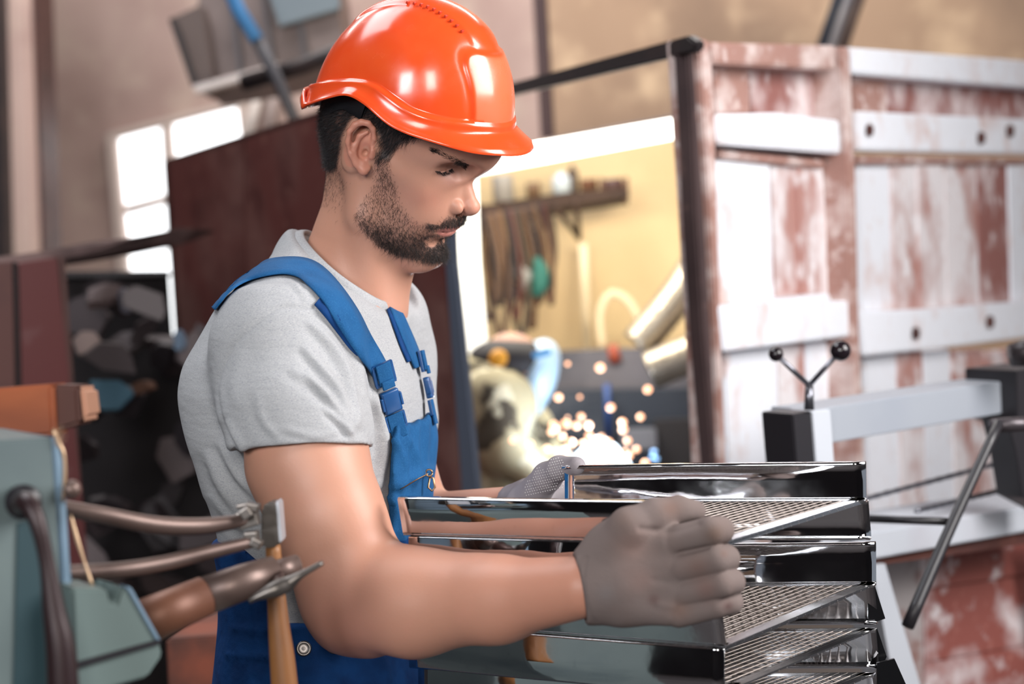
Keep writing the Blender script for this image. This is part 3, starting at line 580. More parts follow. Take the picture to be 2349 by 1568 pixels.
# ================================================================== LEFT BACKGROUND
lpn = Plane((0, 800, 3.3), (180, 800, 3.45))
lc = thing('steel_locker', lpn.at(60, 1300), 'dark red brown steel locker at the left edge behind the orange beam', 'locker')
for nm, pl, off, m in [('side_panel', [(-60, 604), (36, 600), (62, 1700), (-60, 1700)], 0, mat('dull_brown_sheet', srgb(82, 50, 46), .6, n=[(4, 4, srgb(60, 38, 38), .45, .7)])), ('door_leaf', [(40, 604), (132, 590), (196, 1200), (216, 1700), (68, 1700)], .0, mat('dull_red_sheet', srgb(84, 38, 38), .5, n=[(4, 4, srgb(70, 32, 34), .5, .75), (11, 4, srgb(104, 74, 74), .6, .85)])),
                       ('edge', [(132, 590), (150, 590), (232, 1700), (214, 1700)], -.01, brownsteel_m), ('seam_strip', [(34, 600), (42, 600), (70, 1700), (60, 1700)], .01, blacksteel_m)]:
    V, F = lpn.slab(pl, .05, off, .003); mesh_obj(nm, V, F, m, lc, smooth=False)
V, F = merge([tube([QW(x, y, d_) for x, y, d_ in [(-60, 600, 3.4), (60, 572, 3.5), (190, 566, 3.6), (320, 545, 3.7), (408, 527, 3.8)]], [.03, .028, .026, .020, .006], 8)])
sb_ = extrude([QW(-60, 596, 3.3), QW(80, 578, 3.4), QW(200, 556, 3.5), QW(330, 540, 3.6), QW(412, 520, 3.8), QW(412, 530, 3.82), QW(320, 560, 3.6), QW(200, 584, 3.5), QW(80, 604, 3.4), QW(-60, 622, 3.3)], CR @ np.array([0.02, .02, -.35]), .004)
tag(mesh_obj('warped_board', sb_[0], sb_[1], mat('weathered_plank', srgb(112, 92, 90), .7, n=[(8, 4, srgb(60, 42, 42), .4, .7)], stretch=(.3, 1, 1)), smooth=False), 'warped dark board lying on the locker and pointing at the window', 'board')
# scrap pile
scr = thing('scrap_rack', base_of(320, 1300, 4.2, 0), 'dark open rack holding scrap metal between the locker and the red screen', 'rack')
plate('back_sheet', [(140, 628), (382, 626), (392, 770), (520, 770), (540, 1800), (170, 1800)], 4.35, .03, mat('flat_black', srgb(22, 16, 18), .9), scr)  # near-black sheet behind the scrap
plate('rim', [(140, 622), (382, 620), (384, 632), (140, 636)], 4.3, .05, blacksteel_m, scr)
random.seed(21)
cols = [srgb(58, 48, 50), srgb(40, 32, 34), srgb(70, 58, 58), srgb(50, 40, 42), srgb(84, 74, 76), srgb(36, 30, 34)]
shp = 0
def scrap(px, py, w, hh, ang, m, lab, d_=None, bend=0.3):
    d_ = d_ or random.uniform(3.85, 4.25); R1 = CR @ np.array(Matrix.Rotation(ang, 3, 'Z') @ Matrix.Rotation(random.uniform(-.5, .5), 3, 'X') @ Matrix.Rotation(random.uniform(-.5, .5), 3, 'Y'))
    W_, H_ = w * d_ / FP / 2, hh * d_ / FP / 2; k = random.uniform(.5, .95); t_ = random.uniform(.01, .04)
    P3 = [(-W_, -H_ * k), (-W_ * .2, -H_), (W_, -H_ * .6), (W_ * k, H_ * .5), (W_ * .1, H_), (-W_ * k, H_ * .7)]
    V, F = extrude([QW(px, py, d_) + R1 @ np.array([x, y, 0]) for x, y in P3], R1 @ np.array([0, 0, -t_]), .002)
    o = mesh_obj('scrap_piece', V, F, m, smooth=False); tag(o, lab, 'scrap', 'scrap metal pieces in the dark rack'); return o
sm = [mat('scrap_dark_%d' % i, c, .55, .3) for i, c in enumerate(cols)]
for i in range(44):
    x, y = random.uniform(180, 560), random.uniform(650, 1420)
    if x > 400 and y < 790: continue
    scrap(x, y, random.uniform(60, 150), random.uniform(40, 110), random.uniform(0, 3.1), sm[i % 6], 'dark scrap metal piece heaped in the dark rack')
for (x, y, w, h_, a, c, lab) in [(250, 905, 110, 80, 2.9, srgb(52, 82, 98), 'teal blue sheet offcut, the most colourful piece in the scrap rack'), (196, 782, 60, 50, .5, srgb(140, 122, 118), 'small pale angular offcut by the locker edge'),
                                 (285, 690, 34, 60, .3, srgb(108, 106, 118), 'narrow light grey offcut near the top of the scrap rack'), (408, 780, 26, 52, .1, srgb(104, 122, 142), 'small bluish offcut below the foot of the window light'),
                                 (240, 668, 90, 50, .4, srgb(92, 78, 78), 'grey brown plate at the top left of the scrap rack'), (330, 690, 60, 110, 1.2, srgb(76, 68, 70), 'tall dull grey sheet beside the narrow light offcut'),
                                 (320, 888, 60, 30, .2, srgb(88, 62, 50), 'small rusty brown offcut right of the teal sheet'), (260, 820, 130, 70, -.4, srgb(62, 54, 56), 'broad dark grey plate just above the teal sheet')]:
    o = scrap(x, y, w, h_, a, mat('scrap_' + lab.split()[0] + lab.split()[2], c, .5, .2), lab, 3.78); 
# orange timber beam
ob = thing('timber_beam', base_of(90, 1000, 2.45), 'short orange brown timber beam end at the left edge above the green machine', 'beam')
ora = mat('orange_timber', srgb(160, 86, 48), .7, n=[(6, 4, srgb(104, 52, 34), .45, .75)], stretch=(.3, 1, 1)); orb = mat('brown_timber_end', srgb(74, 42, 34), .7)
plate('front_face', [(-60, 894), (118, 880), (124, 998), (-60, 1016)], 2.4, .10, ora, ob, .006)
plate('end_block', [(118, 882), (178, 884), (184, 972), (124, 990)], 2.42, .09, orb, ob, .006)
plate('end_cap', [(174, 884), (194, 890), (202, 958), (184, 972)], 2.43, .08, mat('pale_timber_end', srgb(176, 130, 106), .7), ob, .006)
plate('support_post', [(-60, 1010), (60, 1004), (60, 2400), (-60, 2400)], 2.45, .1, orb, ob, .006)
# floor clutter glimpsed low left
tag(plate('wooden_crate', [(380, 1466), (508, 1456), (514, 1700), (390, 1700)], 2.6, .3, mat('rust_orange', srgb(124, 62, 42), .7, n=[(7, 4, srgb(70, 40, 32), .5, .7)])), 'rusty orange crate low behind the bronze tube', 'crate')

# ================================================================== GREEN MACHINE IN THE LEFT FOREGROUND
gp = mat('grey_green_machine_paint', srgb(100, 112, 112), .38, n=[(5, 5, srgb(76, 88, 92), .45, .75), (16, 5, srgb(58, 64, 64), .66, .85)], bump=[(12, .1, .003)])
gp2 = mat('lit_edge_blue_grey', srgb(116, 138, 156), .32, n=[(9, 4, srgb(84, 104, 120), .5, .8)])  # paler tone that puts the light on edges into the colour
gp3 = mat('green_plate_paint', srgb(96, 110, 108), .4, n=[(6, 4, srgb(74, 88, 88), .5, .8), (22, 4, srgb(160, 110, 70), .70, .85)])
brz = mat('bronzed_steel', srgb(104, 86, 80), .42, .55, n=[(12, 4, srgb(66, 50, 46), .5, .8)], bump=[(60, .1, .001)])
brd = mat('dark_bronze', srgb(70, 50, 46), .4, .5); rusty = mat('rusty_orange_tube', srgb(112, 72, 54), .5, .3, n=[(14, 4, srgb(84, 50, 38), .5, .8)])
steelw = mat('worn_grey_steel', srgb(104, 98, 94), .36, .8, n=[(40, 4, srgb(56, 48, 46), .5, .8)])
gm = thing('bending_machine', base_of(100, 1560, 1.3, 0), 'grey green bending machine with a bronze tube arm in the left foreground', 'machine')
GP_ = Plane((-40, 1200, 1.20), (130, 1200, 1.24))
def gs(nm, pl, t, m, off=0., bev=.002): V, F = GP_.slab(pl, t, off, bev); return mesh_obj(nm, V, F, m, gm, smooth=False)
gs('housing', [(-80, 1014), (122, 1002), (140, 1250), (160, 1700), (-80, 1700)], .12, gp)
V, F = box(tuple(QW(40, 1500, 1.30)[:2]) + (.53,), .30, .22, 1.06, None, .01); mesh_obj('pedestal', V, F, gp, gm, smooth=False)
gs('side_rail', [(120, 1000), (136, 1010), (148, 1060), (160, 1250), (176, 1450), (190, 1700), (158, 1700), (138, 1250)], .10, gp2, .002)
gs('stain_strip', [(42, 1200), (78, 1190), (112, 1400), (118, 1700), (30, 1700)], .004, mat('dark_green_stain', srgb(40, 62, 68), .5), .002, 0)
rod('hole_rim', [(52, 1150, 1.195), (56, 1150, 1.23)], [40, 40], blk_m, gm, seg=20)
rod('bent_pipe', [(40, 1165, 1.20), (58, 1150, 1.17), (84, 1190, 1.16), (108, 1290, 1.16), (124, 1400, 1.16), (140, 1500, 1.16), (150, 1700, 1.16)], [20, 24, 20, 18, 26, 34, 38], mat('maroon_pipe', srgb(44, 28, 30), .4, .3), gm, n=30, seg=14)
GQ = Plane((170, 1400, 1.22), (370, 1400, 1.27))
V, F = GQ.slab([(166, 1348), (246, 1350), (254, 1384), (268, 1384), (280, 1346), (298, 1350), (364, 1466), (374, 1502), (340, 1552), (176, 1600)], .05, 0, .002); mesh_obj('corner_plate', V, F, gp3, gm, smooth=False)
V, F = GQ.slab([(288, 1343), (302, 1347), (370, 1468), (362, 1474)], .012, .002, .001); mesh_obj('plate_edge', V, F, gp2, gm, smooth=False)  # lit edge, drawn as a paler strip
V, F = GQ.slab([(172, 1520), (366, 1466), (370, 1476), (174, 1534)], .006, .003, .0); mesh_obj('plate_seam', V, F, blk_m, gm, smooth=False)
rod('upper_rod', [(120, 1160, 1.30), (240, 1182, 1.32), (360, 1204, 1.35), (470, 1206, 1.38), (566, 1192, 1.40)], [19, 20, 21, 20, 14], brz, gm, n=24, seg=14)
rod('lower_rod', [(120, 1316, 1.28), (260, 1308, 1.31), (370, 1292, 1.34), (480, 1266, 1.37), (590, 1240, 1.40)], [20, 19, 18, 17, 13], brz, gm, n=24, seg=14)
V, F = lathe([(.001, -.0025), (.0066, -.002), (.0078, 0), (.0060, .004), (.001, .0058)], QW(166, 1122, 1.24), CR @ np.array((.7, 0, .7)), 18); mesh_obj('bolt_knob', V, F, brz, gm)
rod('guard_strip', [(122, 984, 1.24), (134, 1016, 1.24), (146, 1040, 1.24), (149, 1090, 1.24), (144, 1150, 1.24)], [4, 6, 4, 4, 3], mat('pale_brass', srgb(190, 160, 130), .3, .6), gm, n=20)
rod('thin_wire', [(162, 1180, 1.25), (178, 1240, 1.25), (194, 1290, 1.25), (212, 1342, 1.25)], [3, 5, 3, 4], bpy.data.materials['pale_brass'], gm, n=16)
# bristle tuft by the guard
P, D = [], []
for i in range(60): P.append(QW(126 + random.uniform(-3, 8), 1018 + random.uniform(-25, 12), 1.235)); D.append(CR @ np.array([random.uniform(.1, .8), random.uniform(.2, 1), random.uniform(-.2, .4)]))
D = np.array(D); D /= np.linalg.norm(D, axis=1, keepdims=True); V, F = strands(np.array(P), D, D * 0, .010, .00012); mesh_obj('bristles', V, F, bpy.data.materials['pale_brass'], gm, kind='stuff')
rod('tube_sleeve', [(300, 1440, 1.33), (470, 1366, 1.37)], [56, 46], rusty, gm, seg=22)
rod('bronze_tube', [(468, 1367, 1.37), (560, 1334, 1.39), (628, 1312, 1.41)], [45, 42, 38], brz, gm, seg=22)
rod('tube_nose', [(626, 1313, 1.41), (640, 1308, 1.41), (684, 1294, 1.42), (690, 1292, 1.42)], [26, 26, 24, 18], brz, gm, seg=18)
rod('cross_handle', [(572, 1378, 1.36), (590, 1368, 1.36), (628, 1352, 1.365), (660, 1338, 1.37), (690, 1318, 1.37), (740, 1290, 1.38)], [7, 9, 20, 18, 9, 6], steelw, gm, n=30, seg=12)
rod('handle_stem', [(640, 1350, 1.37), (640, 1320, 1.40)], 15, brd, gm)
cj = [((570, 1188, 1.405), .018, .016, .02, .3), ((580, 1162, 1.40), .012, .007, .016, -.2), ((566, 1176, 1.39), .010, .010, .012, .6), ((578, 1232, 1.40), .012, .011, .016, .1), ((588, 1245, 1.395), .010, .008, .012, -.5), ((556, 1160, 1.402), .010, .004, .010, .2)]
for (q, sx, sy, sz, a) in cj:
    V, F = box(QW(*q), sx, sy, sz, CR @ np.array(Matrix.Rotation(a, 3, 'Z')), .0015); mesh_obj('clamp_jaw', V, F, steelw, gm, smooth=False)
# hammer hooked over the tube
hm = thing('hammer', base_of(640, 1560, 1.44), 'hammer with steel head and yellowish wooden handle hanging head up before the arm', 'hammer')
hmx = 1.435
V, F = extrude([QW(x, y, hmx) for x, y in [(600, 1164), (612, 1152), (632, 1150), (642, 1158), (645, 1240), (636, 1254), (604, 1258), (598, 1246)]], CR @ np.array([0, 0, -.026]), .0022); mesh_obj('head', V, F, steelw, hm, smooth=False)
V, F = extrude([QW(x, y, hmx - .003) for x, y in [(632, 1148), (640, 1150), (647, 1240), (640, 1246)]], CR @ np.array([0, 0, -.026]), .001); mesh_obj('head_face', V, F, mat('polished_steel', srgb(176, 178, 184), .45, .6), hm, smooth=False)
hw_m = mat('hammer_handle_wood', srgb(150, 100, 56), .5, n=[(10, 4, srgb(110, 70, 40), .42, .7)], stretch=(3, 3, .4))
Cc = curve_pts([(626, 1250, hmx + .012, 17), (632, 1340, hmx + .012, 20), (640, 1440, hmx + .012, 25), (650, 1540, hmx + .012, 30), (668, 1760, hmx + .012, 34)], 24)
V, F = tube([QW(*c[:3]) for c in Cc], [c[3] * hmx / FP for c in Cc], 14); mesh_obj('handle', V, F, hw_m, hm)

# ================================================================== THE MAN
skin_m = mat('skin', (1, 1, 1), 0.46, attr='col', bump=[(420, 0.10, 0.001), (60, 0.10, 0.002)], sss=(0.10, (1.0, 0.35, 0.18), 0.007), spec=0.4,
             n=[(38, 4, (0.60, 0.27, 0.20), 0.56, 1.3)])
hair_m = mat('dark_hair', (0.016, 0.013, 0.014), 0.5, spec=0.5)
beard_m = mat('dark_beard', (0.026, 0.017, 0.015), 0.5, spec=0.5)
shirt_m = mat('heather_grey_jersey', (0.385, 0.39, 0.405), 0.95, spec=0.1, stretch=(1, 1, 3.2),
              n=[(420, 3, (0.26, 0.27, 0.30), 0.5, 0.75), (620, 2, (0.54, 0.53, 0.53), 0.52, 0.78)], bump=[(900, 0.22, 0.001), (35, 0.22, 0.006)])
denim_m = mat('blue_twill', srgb(28, 84, 134), 0.85, spec=0.2, n=[(30, 4, srgb(22, 76, 124), 0.42, 0.7), (700, 2, srgb(46, 104, 152), 0.50, 0.9)],
              bump=[(700, 0.25, 0.001), (28, 0.35, 0.008)])
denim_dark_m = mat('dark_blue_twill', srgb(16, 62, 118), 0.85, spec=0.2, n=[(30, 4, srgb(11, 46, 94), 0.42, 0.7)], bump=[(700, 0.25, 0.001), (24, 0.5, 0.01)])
plastic_blue_m = mat('blue_buckle_plastic', srgb(20, 74, 130), 0.3, spec=0.6)
helmet_m = mat('orange_plastic', srgb(243, 82, 26), 0.24, spec=0.5, coat=0.3, attr='col', n=[(9, 5, srgb(238, 96, 44), 0.55, 0.8)], bump=[(22, 0.04, 0.004)], rough_n=(30, 0.15, 0.32))
black_m = mat('black_plastic', (0.015, 0.015, 0.018), 0.45)
steel_m = mat('button_steel', (0.22, 0.20, 0.19), 0.35, 1.0)
brass_m = mat('aged_brass', (0.42, 0.25, 0.14), 0.35, 1.0)

person = thing('person', (QW(760, 1500, 1.86)[0], QW(760, 1500, 1.86)[1], 0.0),
               'man in orange hard hat, grey t-shirt and blue dungarees holding the steel racks, head bowed', 'person')
_y, _p, _r = math.radians(18), math.radians(28.6), math.radians(-15)      # head turned to us, bowed, tipped
_f = np.array([math.cos(_y) * math.cos(_p), -math.sin(_p), math.sin(_y) * math.cos(_p)]); _s0 = np.array([-math.sin(_y), 0, math.cos(_y)])
_u0 = np.cross(_s0, _f); _u0 *= np.sign(_u0[1])
HR = np.stack([_f, _s0 * math.cos(_r) + _u0 * math.sin(_r), _u0 * math.cos(_r) - _s0 * math.sin(_r)], 1)
HS = 1.03; HC = np.array([-0.1284, 0.2199, -1.7886]) * HS
def HW(p): return W(HS * np.asarray(p) @ HR.T + HC)            # head local -> world
def HCam(p): return HS * np.asarray(p) @ HR.T + HC
def CamH(p): return (np.asarray(p) - HC) @ HR / HS
def HL(px, py, s):                                         # pixel -> head local on the plane at side offset s
    n = HR[:, 1]; d = np.array([(px - 1174.5) / FP, (784 - py) / FP, -1.0]); t = ((HC + n * s * HS) @ n) / (d @ n); return HR.T @ (d * t - HC) / HS

# ---- head, sculpted in its own frame (forward, side, up), mirrored
h = Field((-0.115, -0.098, -0.20), (0.140, 0.098, 0.145), 0.00135); h.mirror = True
hs = h
h.el((0.000, 0, 0.048), (0.094, 0.073, 0.082), 0.01)                      # cranium
h.el((0.045, 0, 0.045), (0.060, 0.060, 0.055), 0.03)                      # forehead
h.el((0.028, 0, -0.012), (0.052, 0.059, 0.062), 0.02)                     # face mass
h.el((-0.02, 0, 0.0), (0.07, 0.066, 0.06), 0.02)
h.rc((0.0925, 0.004, 0.040), (0.076, 0.044, 0.040), 0.0130, 0.0105, 0.018)   # brow
h.rc((0.090, 0.0, 0.060), (0.080, 0.03, 0.062), 0.018, 0.016, 0.03)
h.rc((0.058, 0.040, -0.012), (0.026, 0.0605, -0.006), 0.0160, 0.0105, 0.022)
h.el((0.062, 0.018, -0.012), (0.022, 0.022, 0.026), 0.015)  # cheek bone
h.rc((0.030, 0.0615, -0.006), (0.004, 0.066, -0.002), 0.008, 0.009, 0.015)
h.el((0.074, 0, -0.042), (0.028, 0.034, 0.030), 0.02)                     # muzzle
h.el((0.049, 0.028, -0.045), (0.030, 0.026, 0.040), 0.02)                 # cheek
h.rc((0.076, 0.012, -0.101), (0.012, 0.051, -0.072), 0.0150, 0.0150, 0.02)  # jaw
h.rc((0.012, 0.051, -0.072), (0.006, 0.058, -0.012), 0.0150, 0.013, 0.02)
h.el((0.035, 0, -0.075), (0.045, 0.046, 0.036), 0.02)                     # under jaw
h.el((0.080, 0, -0.0945), (0.0175, 0.022, 0.0165), 0.012)                 # chin
h.el((0.0950, 0.0370, 0.0215), (0.0220, 0.021, 0.0110), 0.014, cut=True)     # eye hollow
h.el((0.0945, 0.0205, 0.0200), (0.013, 0.0095, 0.010), 0.008, cut=True)
h.el((0.0595, 0.0365, 0.0222), (0.0135, 0.0145, 0.0115), 0.004)            # lid over the eye ball
h.rc((0.075, 0.0245, 0.0125), (0.0675, 0.0495, 0.0145), 0.0012, 0.0012, 0.004)
h.chain([((0.0770, 0.0230, 0.0305), .0005), ((0.0760, 0.0360, 0.0327), .0005), ((0.0670, 0.0505, 0.0280), .0005)], 0.004, cut=True)  # lid crease
h.chain([((0.0745, 0.0215, 0.0172), .0009), ((0.0745, 0.0300, 0.0148), .0010), ((0.0735, 0.0390, 0.0142), .0010), ((0.0670, 0.0495, 0.0168), .0009)], 0.002, cut=True)  # lid slit
h.chain([((0.0800, 0, 0.024), .0078), ((0.0850, 0, 0.006), .0070), ((0.0945, 0, -0.007), .0072), ((0.1060, 0, -0.0172), .0086)], 0.008)   # nose bridge
h.chain([((0.073, 0.009, 0.012), .008), ((0.080, 0.0105, -0.008), .0085), ((0.089, 0.0095, -0.020), .0090)], 0.008)
h.el((0.1070, 0, -0.0200), (0.0095, 0.0095, 0.0085), 0.005)               # tip
h.el((0.0930, 0.0158, -0.0225), (0.0120, 0.0072, 0.0092), 0.0018)          # wing
h.rc((0.098, 0, -0.031), (0.108, 0, -0.0265), 0.0036, 0.0030, 0.004)       # septum
h.el((0.0985, 0.0085, -0.0315), (0.0060, 0.0030, 0.0040), 0.003, cut=True)
pass  # fold by the wing
h.chain([((0.0925, 0, -0.0475), .0066), ((0.0905, 0.011, -0.0482), .0058), ((0.0850, 0.024, -0.0540), .0036)], 0.006)   # upper lip
h.chain([((0.0900, 0, -0.0600), .0062), ((0.0875, 0.010, -0.0600), .0056), ((0.0835, 0.0235, -0.0560), .0034)], 0.006)  # lower lip
h.chain([((0.0980, 0, -0.0545), .0014), ((0.0960, 0.008, -0.0545), .0014), ((0.0920, 0.017, -0.0545), .0013), ((0.0865, 0.0275, -0.0560), .0012)], 0.0022, cut=True)
h.el((0.098, 0, -0.0735), (0.008, 0.016, 0.0050), 0.010, cut=True)        # under lip
h.el((0.030, 0.078, -0.028), (0.030, 0.010, 0.024), 0.025, cut=True)      # hollow cheek
# ear (side plane ~ .078), traced from its outline
E_ = lambda px, py, s=.080: HL(px, py, s)
h.el((-0.012, 0.071, 0.004), (0.018, 0.0085, 0.030), 0.006, R=[[0.94, 0, 0.34], [0, 1, 0], [-0.34, 0, 0.94]])
ear_rim = [(851, 338), (858, 318), (856, 296), (845, 283), (829, 280), (814, 286), (803, 302), (799, 326), (805, 352), (817, 376), (832, 390)]
rr_ = [.0022, .0027, .0031, .0034, .0036, .0037, .0037, .0035, .0034, .0038, .0050]
ss_ = [.076, .0775, .080, .084, .087, .089, .0905, .0895, .087, .083, .079]
h.chain([(E_(x, y, s_), r_) for (x, y), r_, s_ in zip(ear_rim, rr_, ss_)], 0.0022)
h.chain([(E_(835, 390, .078), .0055), (E_(843, 386, .076), .0040)], 0.004)
h.chain([(E_(842, 303, .080), .0022), (E_(825, 312, .082), .0027), (E_(815, 335, .083), .0030), (E_(819, 358, .082), .0028), (E_(833, 374, .079), .0030)], 0.0035)  # antihelix
h.rc(E_(853, 345, .077), E_(851, 358, .077), .0040, .0034, 0.003)          # tragus
h.el(E_(834, 346, .081), (.0068, .0062, .0100), 0.0025, cut=True)          # concha
h.el(E_(838, 350, .074), (.0040, .006, .0050), 0.002, cut=True)
h.rc(E_(809, 305, .090), E_(806, 345, .089), .0016, .0014, 0.0018, cut=True)   # scapha groove
# neck, in the same frame
h.mirror = False
cl = CamH
nk0, nk1 = cl(Q(772, 470, 1.905)), cl(Q(792, 690, 1.90))
h.el((-0.030, 0, 0.012), (0.066, 0.066, 0.052), .02)
h.chain([(cl(Q(852, 400, 1.875)), .052), (cl(Q(856, 480, 1.885)), .0535), (cl(Q(826, 570, 1.895)), .0545), (cl(Q(798, 660, 1.90)), .060), (cl(Q(798, 720, 1.90)), .064)], 0.02)
h.rc((0.012, 0, -0.085), cl(Q(852, 700, 1.885)), .036, .036, 0.03)
h.rc((-0.018, 0.052, -0.030), cl(Q(868, 715, 1.86)), .0105, .009, 0.022)   # neck muscle toward the breastbone
h.rc(cl(Q(893, 640, 1.88)), cl(Q(888, 655, 1.88)), .010, .010, 0.02)
h.smooth(1)
HV, HF = h.mesh()
HN = vnormals(HV, HF)

# ---- arms and trunk in the camera frame
b = Field((-0.38, -0.46, -2.16), (0.10, 0.12, -1.42), 0.0032)
def A_(f):
    f.rc(Q(655, 790, 1.705), Q(692, 930, 1.675), .058, .060, .02)
    f.rc(Q(692, 930, 1.675), Q(706, 1060, 1.665), .060, .0620, .02)
    f.rc(Q(706, 1060, 1.665), Q(750, 1200, 1.65), .0620, .0565, .02)
    f.rc(Q(772, 1170, 1.635), Q(808, 1250, 1.632), .041, .037, .03)        # biceps
    f.rc(Q(750, 1200, 1.65), Q(818, 1365, 1.635), .0560, .0545, .02)
    f.rc(Q(818, 1365, 1.635), Q(950, 1382, 1.60), .0545, .0520, .025)
    f.rc(Q(783, 1440, 1.645), Q(850, 1446, 1.635), .022, .024, .02)        # elbow point
    f.rc(Q(950, 1382, 1.60), Q(1140, 1374, 1.545), .0525, .0405, .02)
    f.rc(Q(1140, 1374, 1.545), Q(1335, 1346, 1.485), .0400, .0295, .02)
    f.rc(Q(930, 1345, 1.60), Q(1080, 1335, 1.565), .032, .022, .02)        # forearm muscle
def FARM(f):
    f.rc(Q(880, 800, 2.03), Q(925, 1120, 2.0), .052, .043, .02)
    f.rc(Q(925, 1120, 2.0), Q(975, 1205, 1.97), .043, .041, .02)
    f.rc(Q(975, 1205, 1.97), Q(1185, 1165, 1.88), .041, .027, .02)
A_(b); FARM(b)
SD = np.array([0.236, 0, -0.972]); FD = np.array([0.972, 0, 0.236])
rows = [(600, 752, .062, .060, 1.89), (660, 742, .090, .105, 1.875), (710, 728, .102, .140, 1.87), (760, 716, .108, .160, 1.865), (830, 707, .122, .172, 1.86), (900, 706, .131, .178, 1.86), (1000, 710, .130, .170, 1.86),
        (1100, 722, .122, .160, 1.86), (1200, 738, .112, .150, 1.86), (1300, 740, .103, .148, 1.86), (1400, 742, .102, .155, 1.86), (1500, 752, .112, .165, 1.86),
        (1600, 766, .125, .172, 1.86), (1750, 775, .128, .175, 1.86), (1800, 775, .120, .175, 1.86)]
def loft(f, rows, grow=0.0, k=0.02, ylo=None, yhi=None, cut=False):
    Yr = np.array([(784 - r[0]) / FP * r[4] for r in rows])[::-1]; c = np.array([Q(*[r[1], r[0], r[4]]) for r in rows])[::-1]
    aa = np.array([r[3] for r in rows])[::-1] + grow; bb = np.array([r[2] for r in rows])[::-1] + grow
    ylo = Yr[0] if ylo is None else ylo; yhi = Yr[-1] if yhi is None else yhi
    def F_(X, Y, Z):
        y = Y.ravel(); yy = np.linspace(Yr[0], Yr[-1], 200)
        def sm(v):
            w = np.interp(yy, Yr, v); 
            for _ in range(12): w[1:-1] = (w[:-2] + 2 * w[1:-1] + w[2:]) / 4
            return np.interp(y, yy, w)[None, :, None]
        cx, cz, a2, b2 = sm(c[:, 0]), sm(c[:, 2]), sm(aa), sm(bb)
        dx, dz = X - cx, Z - cz
        u = dx * SD[0] + dz * SD[2]; v = dx * FD[0] + dz * FD[2]
        rho = ((np.abs(u) / a2) ** 2.3 + (np.abs(v) / b2) ** 2.3) ** (1 / 2.3) + 1e-5; r = np.sqrt(u * u + v * v)
        d = r * (rho - 1) / rho * 0.92
        return np.maximum(d, np.maximum(ylo - Y, Y - yhi))
    lo = [c[:, 0].min() - .2, ylo, c[:, 2].min() - .2]; hi = [c[:, 0].max() + .2, yhi, c[:, 2].max() + .2]
    f.op(lo, hi, F_, k, cut)
loft(b, rows, -0.012, yhi=Q(0, 700, 1.86)[1])
b.rc(Q(798, 690, 1.90), Q(780, 780, 1.88), .048, .055, .02)
b.smooth(1)
BV, BF = b.mesh()
BN = vnormals(BV, BF)

# ---- one body mesh: head + neck + arms
AV = np.concatenate([HW(HV), W(BV)]); AF = HF + [tuple(i + len(HV) for i in q) for q in BF]
# colour of the skin, with shade painted round the eyes
base = np.array([0.52, 0.262, 0.182]); CC = np.tile(base, (len(AV), 1))
def mixc(C, m, col): C[:] = C * (1 - m[:, None]) + np.array(col) * m[:, None]
f_, s_a, u_ = HV[:, 0], np.abs(HV[:, 1]), HV[:, 2]
P2 = lambda pts, s: [tuple(HL(x, y, s)[[0, 2]]) for x, y in pts]
hair_poly = P2([(690, 100), (690, 384), (748, 396), (772, 386), (790, 350), (802, 310), (824, 264)], .055) + P2([(830, 262), (868, 290), (880, 330), (868, 372), (892, 366), (915, 335), (950, 318), (985, 300), (1000, 100)], .068)
beard_poly = P2([(872, 350), (892, 352), (896, 392), (903, 432), (905, 462), (925, 500), (945, 520), (966, 520)], .066)[:8] + \
    [tuple(HL(x, y, s)[[0, 2]]) for x, y, s in [(975, 508, .03), (1010, 497, .02), (1060, 494, 0.0)]] + [(0.125, -0.034), (0.115, -0.125)] + \
    P2([(985, 625), (940, 606), (900, 590), (868, 560), (846, 520), (834, 492), (842, 465), (858, 440), (872, 405)], .055)
def lipz(P):                                               # 1 on the lips and the bare patch beside and under them
    f, s, u = P[:, 0], np.abs(P[:, 1]), P[:, 2]
    lip = ((s / .030) ** 2 + ((u + .0535) / .0075) ** 2 < 1) & (f > .07)
    pat = (((s - .016) / .0125) ** 2 + ((u + .070) / .0085) ** 2 < 1) & (f > .05)
    return lip, pat
def beardw(P):
    f, s, u = P[:, 0], np.abs(P[:, 1]), P[:, 2]
    w = soft_poly(f, u, beard_poly, .008); lip, pat = lipz(P); w = w * (~lip) * np.where(pat, 0.06, 1)
    w = w * np.where((u > -.046) & (s > .026 + .2 * (-.034 - u)) & (f > .07), 0.03, 1)      # moustache ends at the mouth corner
    low = np.clip((-.060 - u) / .03, 0, 1); w = w * (s < .0735)
    return w * (0.30 + 0.95 * low + 0.9 * ((u > -.053) & (f > .080)) + 0.7 * ((f > .085) & (u < -.078)))
def hairw(P):
    f, s, u = P[:, 0], np.abs(P[:, 1]), P[:, 2]
    return soft_poly(f, u, hair_poly, .006) * ~((s > .0765) & (f > -.045) & (f < .012) & (u < .046))
nH = len(HV)
red = np.zeros(len(AV)); 
earm = (s_a > .0765) & (f_ > -.045) & (f_ < .015) & (u_ > -.03) & (u_ < .045)
red[:nH] = 0.55 * earm + 0.35 * np.exp(-((f_ - .108) / .014) ** 2 - (s_a / .015) ** 2 - ((u_ + .02) / .012) ** 2) + 0.35 * np.exp(-((f_ - .07) / .025) ** 2 - ((u_ + .018) / .016) ** 2 - ((s_a - .048) / .02) ** 2)
mixc(CC, red, (0.62, 0.235, 0.165))
eye = np.zeros(len(AV)); eye[:nH] = 0.60 * np.exp(-((f_ - .09) / .02) ** 2 - ((s_a - .03) / .017) ** 2 - ((u_ - .013) / .012) ** 2); mixc(CC, eye, (0.42, 0.20, 0.17))  # skin darkened round the eyes to tone down the bright lids
